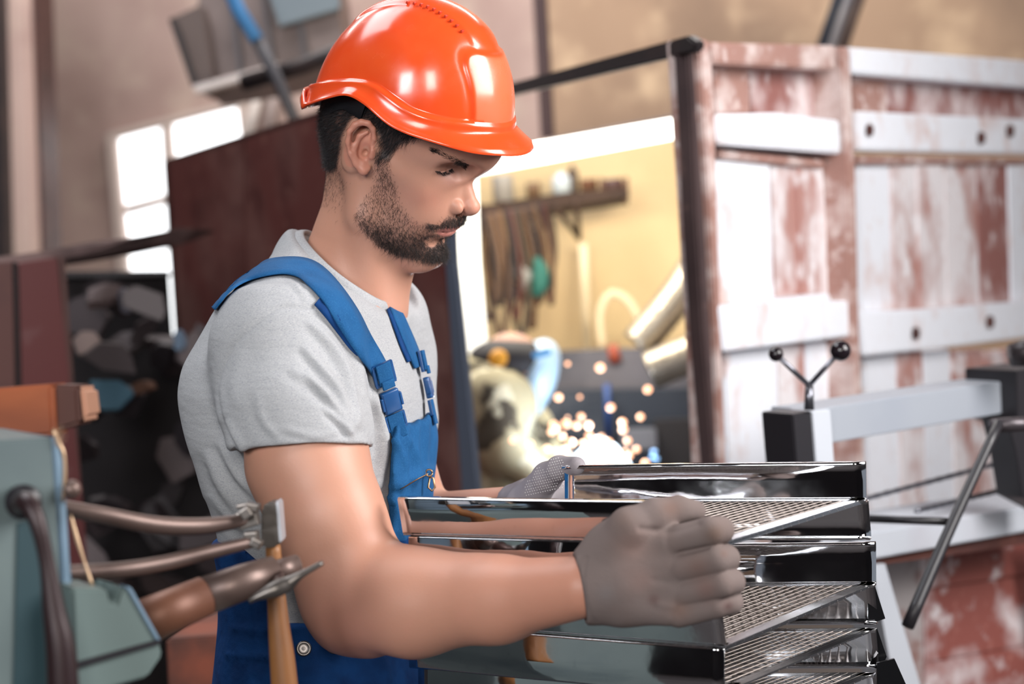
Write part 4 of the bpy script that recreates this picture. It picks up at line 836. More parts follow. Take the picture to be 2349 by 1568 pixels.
lip, pat = lipz(HV); lm = np.zeros(len(AV)); d_ = (s_a / .027) ** 2 + ((u_ + .0538) / .0095) ** 2
lm[:nH] = np.clip((1.15 - d_) / .3, 0, 1) * (f_ > .082); mixc(CC, lm * .8, (0.56, 0.20, 0.17))
bw = np.zeros(len(AV)); bw[:nH] = np.clip(beardw(HV), 0, 1); mixc(CC, bw * .50, (0.13, 0.085, 0.08))
hw = np.zeros(len(AV)); hw[:nH] = hairw(HV); mixc(CC, hw * .93, (0.022, 0.018, 0.02))
nape = np.zeros(len(AV)); nape[:nH] = np.exp(-((f_ + .055) / .03) ** 2 - ((u_ + .055) / .028) ** 2) * .30; mixc(CC, nape, (0.12, 0.08, 0.07))
el_ = np.zeros(len(AV)); pe = W(BV) - QW(800, 1440, 1.6); el_[nH:] = 0.5 * np.exp(-(pe ** 2).sum(1) / .055 ** 2); mixc(CC, el_, (0.60, 0.26, 0.22))
fm = np.zeros(len(AV)); pxb = to_px(W(BV)); fm[nH:] = 0.5 * np.clip((pxb[0] - 900) / 350, 0, 1); mixc(CC, fm, (0.50, 0.21, 0.14))
body = mesh_obj('body', AV, AF, skin_m, person); set_col(body, CC)

# ---- eyes, brows, lashes, hair and beard
def brow_line(n, sgn):
    B = curve_pts([(0.0985, 0.017, 0.0235), (0.0930, 0.027, 0.0305), (0.0830, 0.041, 0.0375), (0.0640, 0.0540, 0.0400), (0.0540, 0.057, 0.039)], n); B[:, 1] *= sgn; return B
hbvh = BVHTree.FromPolygons([tuple(v) for v in HV], HF)
def snap(P, off=0.0003):
    o = []; 
    for p in P:
        q, nn, _, _ = hbvh.find_nearest(Vector(tuple(p))); o.append(np.array(q) + np.array(nn) * off)
    return np.array(o)
R3, D3, B3, L3 = [], [], [], []
for sgn in (1, -1):
    n = 400; t = np.random.rand(n) ** 1.1; Bl = brow_line(200, sgn); P = Bl[(t * 199).astype(int)]
    P = P + np.random.normal(size=(n, 3)) * np.array([0, 0, .0022]) * (1 - .5 * t)[:, None]; P = np.array([np.array(hbvh.ray_cast(Vector((p[0] + .03, p[1] + .02 * np.sign(p[1]), p[2])), Vector((-.83, -.55 * np.sign(p[1]), 0)).normalized())[0] or p) for p in P])
    R3.append(P); D = np.array([-.35, .55 * sgn, .45]) + np.random.normal(size=(n, 3)) * .18; NN = np.array([np.array(hbvh.find_nearest(Vector(tuple(p)))[1]) for p in P]); D = D - NN * (D * NN).sum(1)[:, None] + NN * .25
    P = P + NN * .0002; D3.append(D); B3.append(np.tile([-.12, .1 * sgn, -.2], (n, 1))); L3.append(.0085 * (1 - .35 * t))
R3, D3, B3, L3 = map(np.concatenate, (R3, D3, B3, L3)); D3 /= np.linalg.norm(D3, axis=1, keepdims=True)
for sl in (slice(0, 400), slice(400, 800)):
    V, Fs = strands(R3[sl], D3[sl], B3[sl], L3[sl], .00017); mesh_obj('eyebrow', HW(V), Fs, beard_m, person)
R3, D3, B3 = [], [], []
for sgn in (1, -1):
    n = 95; Bl = curve_pts([(0.0755, 0.0225, 0.0170), (0.0760, 0.0300, 0.0148), (0.0745, 0.0390, 0.0140), (0.0680, 0.0490, 0.0164)], n); Bl[:, 1] *= sgn; P = snap(Bl, 0.0002)
    R3.append(P); D3.append(np.array([.75, .25 * sgn, -.55]) + np.random.normal(size=(n, 3)) * .12); B3.append(np.tile([.2, .05 * sgn, .35], (n, 1)))
R3, D3, B3 = map(np.concatenate, (R3, D3, B3)); D3 /= np.linalg.norm(D3, axis=1, keepdims=True)
for sl in (slice(0, 95), slice(95, 190)):
    V, Fs = strands(R3[sl], D3[sl], B3[sl], .0066, .00022); mesh_obj('eyelashes', HW(V), Fs, hair_m, person)
def fur(wf, n, dirf, length, r, off, jitter, curl, name, m):
    P, N = sample_surface(HV, HF, wf, n); D = dirf(P, N); D = D + np.random.normal(size=(n, 3)) * jitter; D -= N * np.minimum((D * N).sum(1) - .12, 0)[:, None]
    D /= np.linalg.norm(D, axis=1, keepdims=True); L = length(P) * (0.6 + 0.7 * np.random.rand(n))
    Bn = np.random.normal(size=(n, 3)) * curl - N * .25
    V, Fs = strands(P - D * .0005, D, Bn, L, r); return mesh_obj(name, HW(V), Fs, m, person)
fur(lambda c: hairw(c) * (c[:, 2] < .075), 15000, lambda P, N: N * .55 + np.array([-.55, 0, -.75]) + (P[:, :1] > -.005) * np.array([.35, 0, -.2]), lambda P: .010 + .08 * np.clip(P[:, 2] - .0, 0, .05), .00017, 0, .22, .15, 'hair', hair_m)
fur(beardw, 15000, lambda P, N: N * .42 + np.array([.35, 0, -.85]), lambda P: .0055 + .05 * np.clip(-.055 - P[:, 2], 0, .06), .00014, 0, .42, .45, 'beard', beard_m)
fur(lambda c: np.exp(-((c[:, 0] + .05) / .022) ** 2 - ((c[:, 2] + .060) / .022) ** 2) * (c[:, 1] > 0), 700, lambda P, N: N * .3 + np.array([0.1, 0, -.9]), lambda P: .005, .00011, 0, .3, .2, 'nape_hair', beard_m)

# ---- hard hat
def cyl(px, py, a, bb, cf):
    d = np.array([(px - 1174.5) / FP, (784 - py) / FP, -1.]); o = HR.T @ (-HC) / HS; dd = HR.T @ d / HS
    A = dd[0] ** 2 / a ** 2 + dd[1] ** 2 / bb ** 2; B = 2 * ((o[0] - cf) * dd[0] / a ** 2 + o[1] * dd[1] / bb ** 2); Cc = (o[0] - cf) ** 2 / a ** 2 + o[1] ** 2 / bb ** 2 - 1
    D = max(B * B - 4 * A * Cc, 0); q = o + dd * ((-B - math.sqrt(D)) / 2 / A); return math.degrees(math.atan2(q[1] / bb, (q[0] - cf) / a)), q[2]
ha, hb, hc = 0.1155, 0.098, -0.002
rim_px = [(1150, 352), (1110, 347), (1060, 335), (1000, 320), (940, 303), (900, 285), (870, 260), (850, 240), (820, 220), (800, 215), (775, 217), (755, 226)]
led_px = [(1150, 300), (1085, 290), (1040, 280), (985, 268), (940, 252), (900, 226), (860, 196), (830, 184), (800, 180), (775, 176)]
def prof(px):
    L = sorted([cyl(x, y, ha + .004, hb + .004, hc) for x, y in px]); A = [-l[0] for l in L if l[0] > 8][::-1] + [l[0] for l in L if l[0] > 8]
    U = [l[1] for l in L if l[0] > 8][::-1] + [l[1] for l in L if l[0] > 8]
    m = A[-1]; A = A + [360 - m]; U = U + [U[-1]]; A = [-(360 - m)] + A if False else A
    return np.array(A), np.array(U)
RA, RU = prof(rim_px); LA, LU = prof(led_px)
NF = 288; phi = np.linspace(-180, 180, NF, endpoint=False)
def ring(A, U):
    m = A[A > 0]; u = U[A > 0]; v = np.interp(np.abs(phi), m, u)
    for _ in range(10): v = (np.roll(v, 1) + 2 * v + np.roll(v, -1)) / 4
    return v
def shape(A, U, front, rear):
    m = (A > 38) & (A < 112); return np.concatenate([[a for a, _ in front], A[m], [a for a, _ in rear]]), np.concatenate([[u for _, u in front], U[m], [u for _, u in rear]])
u_r = ring(*shape(RA, RU, [(0, .0700), (20, .0655), (34, .0610)], [(135, .018), (158, .003), (180, -.002)]))
u_l = ring(*shape(LA, LU, [(0, .0900), (20, .0880), (34, .0860)], [(128, .058), (150, .036), (180, .0245)]))
u_l = np.maximum(u_l, u_r + .018)
cp, sp = np.cos(np.radians(phi)), np.sin(np.radians(phi)); ap = np.abs(phi)
U0, HH = 0.045, 0.131
sm_ = lambda x: np.clip(x, 0, 1) ** 2 * (3 - 2 * np.clip(x, 0, 1))
brim = 0.0175 * sm_((64 - ap) / 50); back = sm_((ap - 128) / 25)
rowsV = []
def put(u, k, off, cshift=0.0):
    rr = np.sqrt((ha * cp) ** 2 + (hb * sp) ** 2); ex, ey = cp * ha / rr, sp * hb / rr
    nx, ny = cp / ha, sp / hb; nl = np.hypot(nx, ny); nx, ny = nx / nl, ny / nl
    rowsV.append(np.stack([hc + cshift + ha * k * cp + off * nx, hb * k * sp + off * ny, u + 0 * cp], 1))
th_l = np.arccos(np.clip((u_l - U0) / HH, -1, .99))
for t in np.linspace(0.0, 1, 64)[1:]:
    th = th_l * t; u = U0 + HH * np.cos(th); k = np.sin(th) ** 0.96
    s_ = hb * k * sp; f_c = ha * k * cp
    lat = np.abs(s_)
    band = sm_((.034 - lat) / .008) * sm_((u - .110) / .02) * sm_((.066 - f_c) / .025) * .0026                    # raised crown band
    pw = .050; arch_top = .150
    dx = np.maximum(lat - (pw - .020), 0); dy = np.maximum(u - (arch_top - .020), 0)
    ins = .020 - np.hypot(dx, dy); panel = sm_(ins / .0035 + .5) * (f_c > 0) * .0020    # raised badge panel on the front
    groove = -.0006 * np.exp(-((ins + .004) / .0022) ** 2) * (f_c > .02)
    notch = 0
    off = np.maximum(band, panel) + groove
    rr_k = off; put(u, k, 0); 
    P = rowsV[-1]; n = np.stack([(P[:, 0] - hc) / ha ** 2, P[:, 1] / hb ** 2, (P[:, 2] - U0) / HH ** 2], 1); n /= np.linalg.norm(n, axis=1, keepdims=True)
    rowsV[-1] = P + n * off[:, None]
kl = np.sin(th_l) ** .96
for du, o in ((-.0004, .0022), (-.0018, .0048), (-.0042, .0060)): put(u_l + du, kl, o + .001 * back)
fr = sm_((60 - ap) / 30)
for t in np.linspace(0.1, 1, 12):
    u = (u_l - .0042) * (1 - t) + (u_r + .004) * t
    k = kl + (1.0 - kl) * t * .6
    fl = .0060 + .0045 * t ** 2 + brim * np.clip((t - .38) / .62, 0, 1) ** 1.15 - .001 * back
    put(u, k, fl)
kk = kl + (1 - kl) * .6
put(u_r + .0012 - .0012 * back, kk, .0120 + brim * 1.02 - .009 * back); put(u_r - .0006 - .0010 * back, kk, .0140 + brim * 1.03 - .009 * back)
put(u_r - .0012 + .003 * back, kk, .0130 + brim * 1.02 - .006 * back)
put(u_r - .0010 + .010 * back, kk, .0115 + brim - .002 * back)
put(u_r - .0006 + .021 * back, kk, .0100 + brim * .98 - .001 * back)
Vh = np.concatenate([np.array([[hc, 0, U0 + HH + .0028]])] + rowsV); nr = len(rowsV)
Fh = [(0, 1 + (j + 1) % NF, 1 + j) for j in range(NF)] + [(1 + i * NF + j, 1 + i * NF + (j + 1) % NF, 1 + (i + 1) * NF + (j + 1) % NF, 1 + (i + 1) * NF + j) for i in range(nr - 1) for j in range(NF)]
Fh = [tuple(reversed(f)) for f in Fh]
hat = mesh_obj('hard_hat', HW(Vh), Fh, helmet_m, person)
lat_ = np.abs(Vh[:, 1]); ins_ = .020 - np.hypot(np.maximum(lat_ - .030, 0), np.maximum(Vh[:, 2] - .130, 0)); pm_ = np.clip(ins_ / .003, 0, 1) * (Vh[:, 0] > .03) * (Vh[:, 2] > .088)
set_col(hat, np.array(srgb(232, 78, 34)) * (1 - pm_[:, None]) + np.array(srgb(230, 108, 72)) * pm_[:, None])
md = hat.modifiers.new('thick', 'SOLIDIFY'); md.thickness = 0.0024; md.offset = -1
if np.cross(*(HW(Vh)[[Fh[500][1], Fh[500][2]]] - HW(Vh)[Fh[500][0]])) @ (HW(Vh)[Fh[500][0]] - HW((hc, 0, .05))) < 0: hat.data.flip_normals()
hat['label'] = 'glossy orange hard hat with a short peak'
nt_ = []
for i in range(10):                                        # vent notches along the crown
    t = -.035 + i * .008; hz = U0 + HH * math.sqrt(max(1 - ((t) / ha) ** 2 - (.031 / hb) ** 2, 0)) + .002
    nt_.append(box(HW((hc + t, .031, hz)), .0022 * 1, .0085, .003, HR @ np.eye(3) if False else CR @ HR, .0006))
V, F_n = merge(nt_); mesh_obj('crown_notch_row', V, F_n, mat('orange_groove', srgb(190, 52, 22), .5), hat, kind='stuff')
# headband inside the shell, seen behind the ear
hbn = []
for a in np.linspace(100, 260, 50):
    r_ = math.radians(a); hbn.append((( -.004 + .1015 * math.cos(r_), .0795 * math.sin(r_)), a))
Vb = []; 
for (f0, s0), a in hbn:
    dz = .026 * sm_(np.array((a - 112) / 30.)) * sm_(np.array((248 - a) / 30.)); Vb += [HW((f0, s0, .062)), HW((f0, s0, .036 - dz)), HW((f0 * .97, s0 * .96, .036 - dz)), HW((f0 * .97, s0 * .96, .062))]
Fb = [(i * 4 + j, i * 4 + (j + 1) % 4, i * 4 + 4 + (j + 1) % 4, i * 4 + 4 + j) for i in range(49) for j in range(4)]
mesh_obj('headband', Vb, Fb, black_m, hat)

# ---- T-shirt
t = Field((-0.40, -0.46, -2.16), (0.03, 0.16, -1.55), 0.0030)
loft(t, rows, 0.0, yhi=Q(0, 655, 1.88)[1])
t.rc(Q(742, 640, 1.89), Q(655, 740, 1.77), .066, .060, .03)                # slope of the near shoulder
t.rc(Q(655, 740, 1.77), Q(655, 800, 1.705), .060, .077, .03)
sl_ = Field((-0.40, -0.30, -1.80), (-.08, 0.06, -1.55), 0.0030); sl_.lo = t.lo + np.round((sl_.lo - t.lo) / t.h) * t.h
sl_.rc(Q(655, 795, 1.705), Q(672, 930, 1.675), .0775, .0750, .03)            # sleeve
sl_.rc(Q(672, 930, 1.675), Q(692, 1000, 1.667), .0765, .0740, .02)
sl_.rc(Q(692, 1000, 1.667), Q(708, 1090, 1.664), .0740, .0715, .01)
sl_.half(Q(700, 1032, 1.665), (0.03, -1, 0.12), .005)
_o = np.round((sl_.lo - t.lo) / t.h).astype(int); _s = tuple(slice(_o[i], _o[i] + min(sl_.n[i], t.n[i] - _o[i])) for i in range(3)); _c = tuple(slice(0, _s[i].stop - _s[i].start) for i in range(3))
t.d[_s] = smin(t.d[_s], sl_.d[_c], .02)
t.rc(Q(598, 780, 1.81), Q(560, 885, 1.81), .052, .060, .04)                # shoulder blade
t.rc(Q(770, 655, 1.92), Q(858, 735, 1.99), .066, .060, .03)                # far shoulder
t.rc(Q(858, 740, 1.99), Q(885, 820, 2.02), .062, .060, .03)
t.rc(Q(885, 820, 2.02), Q(905, 960, 2.01), .060, .056, .02)
t.rc(Q(780, 610, 1.90), Q(790, 660, 1.90), .066, .070, .03)                # round the neck
t.rc(Q(697, 1012, 1.666), Q(709, 1090, 1.664), .0655, .0660, .002, cut=True)   # open sleeve end
nb, nf = Q(690, 537, 1.915), Q(884, 712, 1.845)
c0 = (nb + nf) / 2 + SD * 0.0; e1 = (nf - nb) / 2; e2 = -SD * .074; cn = np.cross(e2, e1); cn /= np.linalg.norm(cn); cn *= np.sign(cn[1])
t.half(c0 + cn * .003, cn, .004, within=lambda X, Y, Z: np.sqrt((X - c0[0]) ** 2 + (Y - c0[1]) ** 2 + (Z - c0[2]) ** 2) - .125)
t.chain([(c0 - cn * .03, .055), (c0 + cn * .03, .066)], .004, cut=True)
t.smooth(2)
TV, TF = t.mesh(); TN = vnormals(TV, TF)
x_, y_, z_ = 1174.5 + FP * TV[:, 0] / -TV[:, 2], 784 - FP * TV[:, 1] / -TV[:, 2], -TV[:, 2]
front_ = np.clip(TN[:, 2] * 3 + .4, 0, 1)
def fold(pts, amp, w, seam=False):
    """cloth ridge running through pts (on the near side of the shirt)"""
    d, tt, side = seg_dist(x_, y_, curve_pts(pts, 24).tolist())
    e = np.sin(np.clip(tt, 0, 1) * math.pi) ** .5 if not seam else np.ones_like(tt)
    sd = d * side
    if seam: g = -np.exp(-(d / w) ** 2)
    else: g = np.exp(-(sd / w) ** 2) - .75 * np.exp(-((sd + 1.5 * w) / (1.1 * w)) ** 2)
    return amp * g * e * front_
D_ = np.zeros(len(TV))
for pts, a_, w_ in [
        ([(722, 700), (775, 738), (815, 800), (838, 880), (838, 950)], .0065, 11), ([(705, 735), (760, 790), (800, 855), (820, 930), (822, 985)], .0055, 11),
    ([(690, 790), (745, 850), (790, 910), (812, 985)], .0050, 10), ([(700, 850), (750, 905), (790, 955), (808, 1005)], .0040, 9), ([(745, 935), (780, 965), (812, 1000)], .0045, 7),
    ([(770, 690), (815, 740), (850, 810), (862, 880), (850, 960)], .0060, 11), ([(660, 840), (720, 880), (760, 920)], .0022, 12),
    ([(845, 900), (875, 960), (880, 1040), (870, 1120)], .006, 11), ([(865, 870), (890, 920), (897, 1000)], .004, 8),
    ([(560, 800), (540, 870), (545, 940)], .002, 16), ([(640, 980), (720, 1000), (800, 985)], .0016, 8), ([(590, 900), (600, 960), (640, 1010)], .0018, 10),
    ([(470, 1030), (505, 1110), (560, 1190)], .0040, 14), ([(500, 1010), (545, 1090), (600, 1150)], .0045, 12), ([(480, 1130), (530, 1190), (590, 1230)], .0035, 12),
    ([(520, 960), (545, 1010), (590, 1080)], .004, 10), ([(620, 1250), (680, 1330), (730, 1420)], .004, 14), ([(660, 640), (690, 665), (700, 690)], .0015, 7), ([(880, 740), (905, 800), (930, 870)], .002, 12)]:
    D_ += fold(pts, a_, w_)
seam_path = [(735, 700), (700, 705), (640, 705), (585, 745), (530, 800), (503, 860), (498, 910), (510, 970), (530, 1020), (552, 1050)]
D_ += fold(seam_path, .0020, 5, True)
D_ += fold([(700, 590), (698, 620), (692, 700)], .0008, 4, True)
D_ += .0011 * vnoise(TV, 38, 3) + .0007 * vnoise(TV, 85, 4)
dh, th_, _ = seg_dist(x_, y_, [(540, 1040), (640, 1026), (740, 1019), (830, 1020)]); D_ += (.0012 * np.exp(-((dh - 8) / 8) ** 2)) * front_ * (TV[:, 2] > -1.76)
D_ += .0035 * np.exp(-((y_ - 1425) / 18) ** 2) * np.sin(x_ / 14) * front_
TV2 = TV + TN * D_[:, None]
shirt = mesh_obj('t_shirt', W(TV2), TF, shirt_m, person)
tb = BVHTree.FromPolygons([tuple(v) for v in TV2], TF)
# collar band
N_ = 72; Cv = []
rib_r = .0052
for i in range(N_):
    a = 2 * math.pi * i / N_; dirv = e1 * math.cos(a) + e2 * math.sin(a); p = c0 + dirv
    q, nn, _, _ = tb.find_nearest(Vector(tuple(c0 + dirv * 1.0 + cn * .002))); p = np.array(q) * .7 + (c0 + dirv * .98) * .3
    Cv.append(p)
Cv = np.array(Cv)
for _ in range(6): Cv = (np.roll(Cv, 1, 0) + 2 * Cv + np.roll(Cv, -1, 0)) / 4
ring_V = []
for i in range(N_):
    T_ = Cv[(i + 1) % N_] - Cv[i - 1]; T_ /= np.linalg.norm(T_); o = Cv[i] - c0; o -= T_ * (o @ T_); o /= np.linalg.norm(o); u2 = np.cross(T_, o)
    u2 *= np.sign(u2 @ cn); dn = (o * .55 - u2 * .83); dn /= np.linalg.norm(dn); th2 = np.cross(T_, dn)
    for j in range(10):
        g = 2 * math.pi * j / 10; ring_V.append(Cv[i] + dn * .0092 * math.cos(g) + th2 * .0036 * math.sin(g))
Fr_ = [(i * 10 + j, i * 10 + (j + 1) % 10, ((i + 1) % N_) * 10 + (j + 1) % 10, ((i + 1) % N_) * 10 + j) for i in range(N_) for j in range(10)]
mesh_obj('collar', W(ring_V), Fr_, shirt_m, shirt)

# ---- dungarees: trousers, waist and bib as one garment cut from the trunk volume
d = Field((-0.36, -1.52, -2.12), (0.12, -0.02, -1.58), 0.0042)
rows2 = [(r[0], r[1] + (4 if r[0] > 900 else 0), r[2] + (.004 if 1250 > r[0] > 900 else 0), r[3], r[4]) for r in rows]
loft(d, rows2, .0075)
hipc = Q(770, 1720, 1.86)
kneeN, kneeF = Q(800, 2330, 1.78), Q(860, 2330, 1.95); ankN, ankF = hipc + (-.02, -1.08, 0.09), hipc + (.06, -1.08, -.09)
ankN[1] = ankF[1] = -1.44
d.rc(hipc + (0, 0, .085), kneeN, .098, .075, .04); d.rc(hipc + (0, 0, -.085), kneeF, .098, .075, .04)
d.rc(kneeN, ankN, .075, .062, .03); d.rc(kneeF, ankF, .075, .062, .03)
keep = [(400, 1238, 1.86), (560, 1240, 1.76), (600, 1290, 1.72), (625, 1345, 1.70), (640, 1437, 1.69), (740, 1438, 1.685), (845, 1432, 1.70), (872, 1330, 1.71), (888, 1230, 1.72), (890, 1130, 1.73), (893, 1040, 1.74), (905, 972, 1.75), (925, 977, 1.77), (955, 969, 1.80), (990, 948, 1.86), (1200, 948, 1.86), (1400, 3000, 1.84), (300, 3000, 1.84)]
keep = [(1174.5 + (x - 1174.5) * z / 1.84, 784 + (y - 784) * z / 1.84) for x, y, z in keep]
yy0, yy1 = d.lo[1], d.lo[1] + d.h * d.n[1]
gx = d.lo[0] + d.h * np.arange(d.n[0]); gy = d.lo[1] + d.h * np.arange(d.n[1]); GX, GY = np.meshgrid(gx, gy, indexing='ij')
px_ = 1174.5 + FP * GX / 1.84; py_ = 784 - FP * GY / 1.84
sd_, _, _ = seg_dist(px_, py_, keep, True); sd_ = np.where(in_poly(px_, py_, keep), -sd_, sd_) / FP * 1.84
d.d = -smin(-d.d, -sd_.astype(np.float32)[:, :, None] * np.ones(d.d.shape, np.float32), .004)
DV, DF = d.mesh(); DN = vnormals(DV, DF)
xd, yd = 1174.5 + FP * DV[:, 0] / -DV[:, 2], 784 - FP * DV[:, 1] / -DV[:, 2]
fz = np.clip(DN[:, 2] * 2 + .8, 0, 1)
Dd = .0012 * vnoise(DV, 50, 5) + .0018 * np.sin(xd / 3.6 + .8 * np.sin(yd / 40)) * np.exp(-((yd - 1010) / 70) ** 2) * (xd > 880)
for pts, a_, w_ in [([(905, 1010), (925, 1060), (915, 1120)], .004, 8), ([(940, 1010), (955, 1060), (945, 1110)], .004, 8), ([(985, 1075), (940, 1095), (905, 1115)], .0055, 8),
                    ([(900, 1140), (915, 1190), (925, 1250)], .004, 8), ([(540, 1440), (600, 1446), (690, 1440)], .002, 6), ([(520, 1500), (600, 1506), (700, 1500), (840, 1510)], .0022, 4),
                    ([(760, 1450), (775, 1520), (770, 1600)], .004, 14), ([(860, 1480), (880, 1540), (870, 1600)], .005, 14), ([(575, 1290), (580, 1400), (585, 1560)], -.0022, 5)]:
    dd_, tt, side = seg_dist(xd, yd, curve_pts(pts, 20).tolist()); Dd += a_ * np.exp(-(dd_ / w_) ** 2) * fz
DV2 = DV + DN * Dd[:, None]
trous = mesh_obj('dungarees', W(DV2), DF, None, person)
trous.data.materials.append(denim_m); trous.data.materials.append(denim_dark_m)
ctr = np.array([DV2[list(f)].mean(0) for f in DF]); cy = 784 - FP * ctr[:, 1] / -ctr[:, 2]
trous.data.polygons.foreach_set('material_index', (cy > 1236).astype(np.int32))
db = BVHTree.FromPolygons([tuple(v) for v in DV2], DF)
def cast(bvhs, px, py, off, back=False):
    r = Vector(((px - 1174.5) / FP, (784 - py) / FP, -1.0)).normalized(); best = None
    for bv in bvhs:
        q, nn, _, dist = bv.ray_cast(Vector((0, 0, 0)), r)
        if q is not None and (best is None or dist < best[2]): best = (np.array(q), np.array(nn), dist)
    if best is None: return None, None
    return best[0] + best[1] * off, best[1]
def ribbon(name, cen, wid, off, thick, m, parent, bvhs, n=60, pre=None, post=None, rows_w=5):
    """webbing laid over the cloth; cen is its centre line, wid its breadth in px across"""
    C2 = curve_pts([(c[0], c[1], w) for c, w in zip(cen, wid)], n); L = []
    T2 = np.gradient(C2[:, :2], axis=0); T2 /= np.linalg.norm(T2, axis=1, keepdims=True)
    for (x, y, w), tg in zip(C2, T2):
        nx, ny = -tg[1], tg[0]; row = []
        for k in np.linspace(-.5, .5, rows_w):
            p, nn = cast(bvhs, x + nx * w * k, y + ny * w * k, off)
            row.append(p)
        row = [r for r in row]
        if any(r is None for r in row):
            good = [r for r in row if r is not None]
            if not good: continue
            z = good[0][2]
            for i, k in enumerate(np.linspace(-.5, .5, rows_w)):
                if row[i] is None: row[i] = Q(x + nx * w * k, y + ny * w * k, -z)
        L.append(row)
    L = np.array(L)
    for _ in range(3): L[1:-1] = (L[:-2] + 2 * L[1:-1] + L[2:]) / 4
    if pre is not None: L = np.concatenate([np.array(pre), L])
    if post is not None: L = np.concatenate([L, np.array(post)])
    m_, w_ = L.shape[:2]; V = L.reshape(-1, 3); F = [(i * w_ + j, i * w_ + j + 1, (i + 1) * w_ + j + 1, (i + 1) * w_ + j) for i in range(m_ - 1) for j in range(w_ - 1)]
    o = mesh_obj(name, W(V), F, m, parent); s = o.modifiers.new('thick', 'SOLIDIFY'); s.thickness = thick; s.offset = 0; return o, L
near_c = [(497, 712), (512, 690), (528, 668), (560, 643), (610, 623), (660, 617), (705, 628), (748, 668), (790, 726), (826, 788), (856, 838), (872, 862)]
near_w = [9, 13, 17, 24, 34, 38, 50, 52, 50, 46, 42, 38]
near_back = [[Q(528 - i * 16 - 3, 668 + i * 26, 1.80 + .035 * i + .004 * k) for k in range(5)] for i in (4, 3, 2, 1)]
strap1, _ = ribbon('shoulder_strap', near_c, near_w, .0045, .0020, denim_m, trous, [tb], 76)
strap2, _ = ribbon('shoulder_strap', [(878, 668), (898, 705), (920, 755), (942, 808), (956, 842)], [12, 20, 24, 24, 22], .0035, .0024, denim_m, trous, [tb], 40)
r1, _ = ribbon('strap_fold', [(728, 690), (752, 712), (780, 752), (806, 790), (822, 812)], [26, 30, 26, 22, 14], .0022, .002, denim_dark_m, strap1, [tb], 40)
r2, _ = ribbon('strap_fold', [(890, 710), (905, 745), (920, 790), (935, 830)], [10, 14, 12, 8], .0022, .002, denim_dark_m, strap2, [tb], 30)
def buckle(px, py, ang, L, wd, strap, z_off=.006):
    """side release buckle: two loops, a body and webbing tails"""
    c, nn = cast([tb, db], px, py, z_off)
    if c is None: return
    vdir = np.array([math.cos(ang), -math.sin(ang), 0.0]); vdir -= nn * (vdir @ nn); vdir /= np.linalg.norm(vdir); sdir = np.cross(nn, vdir); M = np.stack([vdir, sdir, nn], 1)
    def at(a, s, u): return W(c + vdir * a + sdir * s + nn * u)
    def bx(a, s, u, sx, sy, sz, bev=.001): return box(at(a, s, u), sx, sy, sz, CR @ M, bev)
    P = []
    for a0 in (-L * .36,): P += [bx(a0 - .010, 0, .001, .004, wd, .004), bx(a0 + .012, 0, .001, .004, wd, .004), bx(a0, wd * .45, .001, .024, .0035, .004), bx(a0, -wd * .45, .001, .024, .0035, .004), bx(a0 + .002, 0, .001, .003, wd, .0035)]
    V, F = merge(P); o = mesh_obj('buckle', V, F, plastic_blue_m, strap, smooth=False)
    V, F = merge([bx(L * .08, 0, .002, L * .34, wd * .84, .0075, .0025), bx(L * .08, wd * .46, .003, L * .2, .003, .006, .001), bx(L * .08, -wd * .46, .003, L * .2, .003, .006, .001)])
    mesh_obj('buckle_body', V, F, plastic_blue_m, o)
    V, F = merge([bx(L * .40 - .008, 0, .001, .003, wd, .004), bx(L * .40 + .008, 0, .001, .003, wd, .004), bx(L * .40, wd * .45, .001, .018, .003, .004), bx(L * .40, -wd * .45, .001, .018, .003, .004)])
    mesh_obj('lower_loop', V, F, plastic_blue_m, o, smooth=False)
    for (a, u, sx, w_) in ((-L * .36, .0038, .024, .72), (L * .47, .002, .030, .75), (-L * .2, .006, .010, .6)):
        V, F = bx(a, 0, u, sx, wd * w_, .003, .001); mesh_obj('webbing', V, F, denim_m, o)
buckle(886, 905, math.radians(66), .078, .026, strap1)
buckle(966, 880, math.radians(80), .076, .022, strap2)
def disc(px, py, r, parent, name='button', m=steel_m):
    c, nn = cast([db, tb], px, py, .0015)
    V, F = lathe([(r, 0), (r, .0015), (r * .85, .003), (r * .7, .0022), (r * .25, .0022), (.0004, .0026)], W(c), CR @ nn, 20); mesh_obj(name, V, F, m, parent)
disc(697, 1487, .0085, trous); disc(765, 1481, .0085, trous)
# zip pull
c, nn = cast([db], 978, 1082, .003)
if c is not None:
    c = Q(984, 1084, -c[2]); V, F = merge([tube([W(c + .004 * np.array([math.cos(a), math.sin(a), 0])) for a in np.linspace(0, 6.2, 12)], .0011, 6),
        tube([W(c + np.array(p)) for p in [(.001, -.005, 0), (-.001, -.017, 0), (.0035, -.021, 0), (.007, -.017, 0), (.005, -.006, 0), (.001, -.005, 0)]], .0013, 6)])
    mesh_obj('zip_pull', V, F, brass_m, trous)
V, F = merge([tube([QW(*p) for p in [(900, 1130, 1.765), (925, 1118, 1.752), (955, 1100, 1.745), (982, 1086, 1.745)]], .0007, 6, n=14)]); mesh_obj('zip', V, F, brass_m, trous)
for ft in (ankN, ankF):
    g = Field(ft + np.array([-.11, -.085, -.07]), ft + np.array([.2, .06, .07]), .004)
    g.rc(ft, ft + (0.0, -.03, 0), .05, .052, .02); g.rc(ft + (-.02, -.03, 0), ft + (.12, -.045, 0), .045, .038, .02); g.half(ft + (0, -.072, 0), (0, -1, 0))
    V, F = g.mesh(); V[:, 1] += 0; mesh_obj('boot', W(V), F, mat('boot_leather', (.03, .022, .018), .5) if 'boot_leather' not in bpy.data.materials else bpy.data.materials['boot_leather'], person)

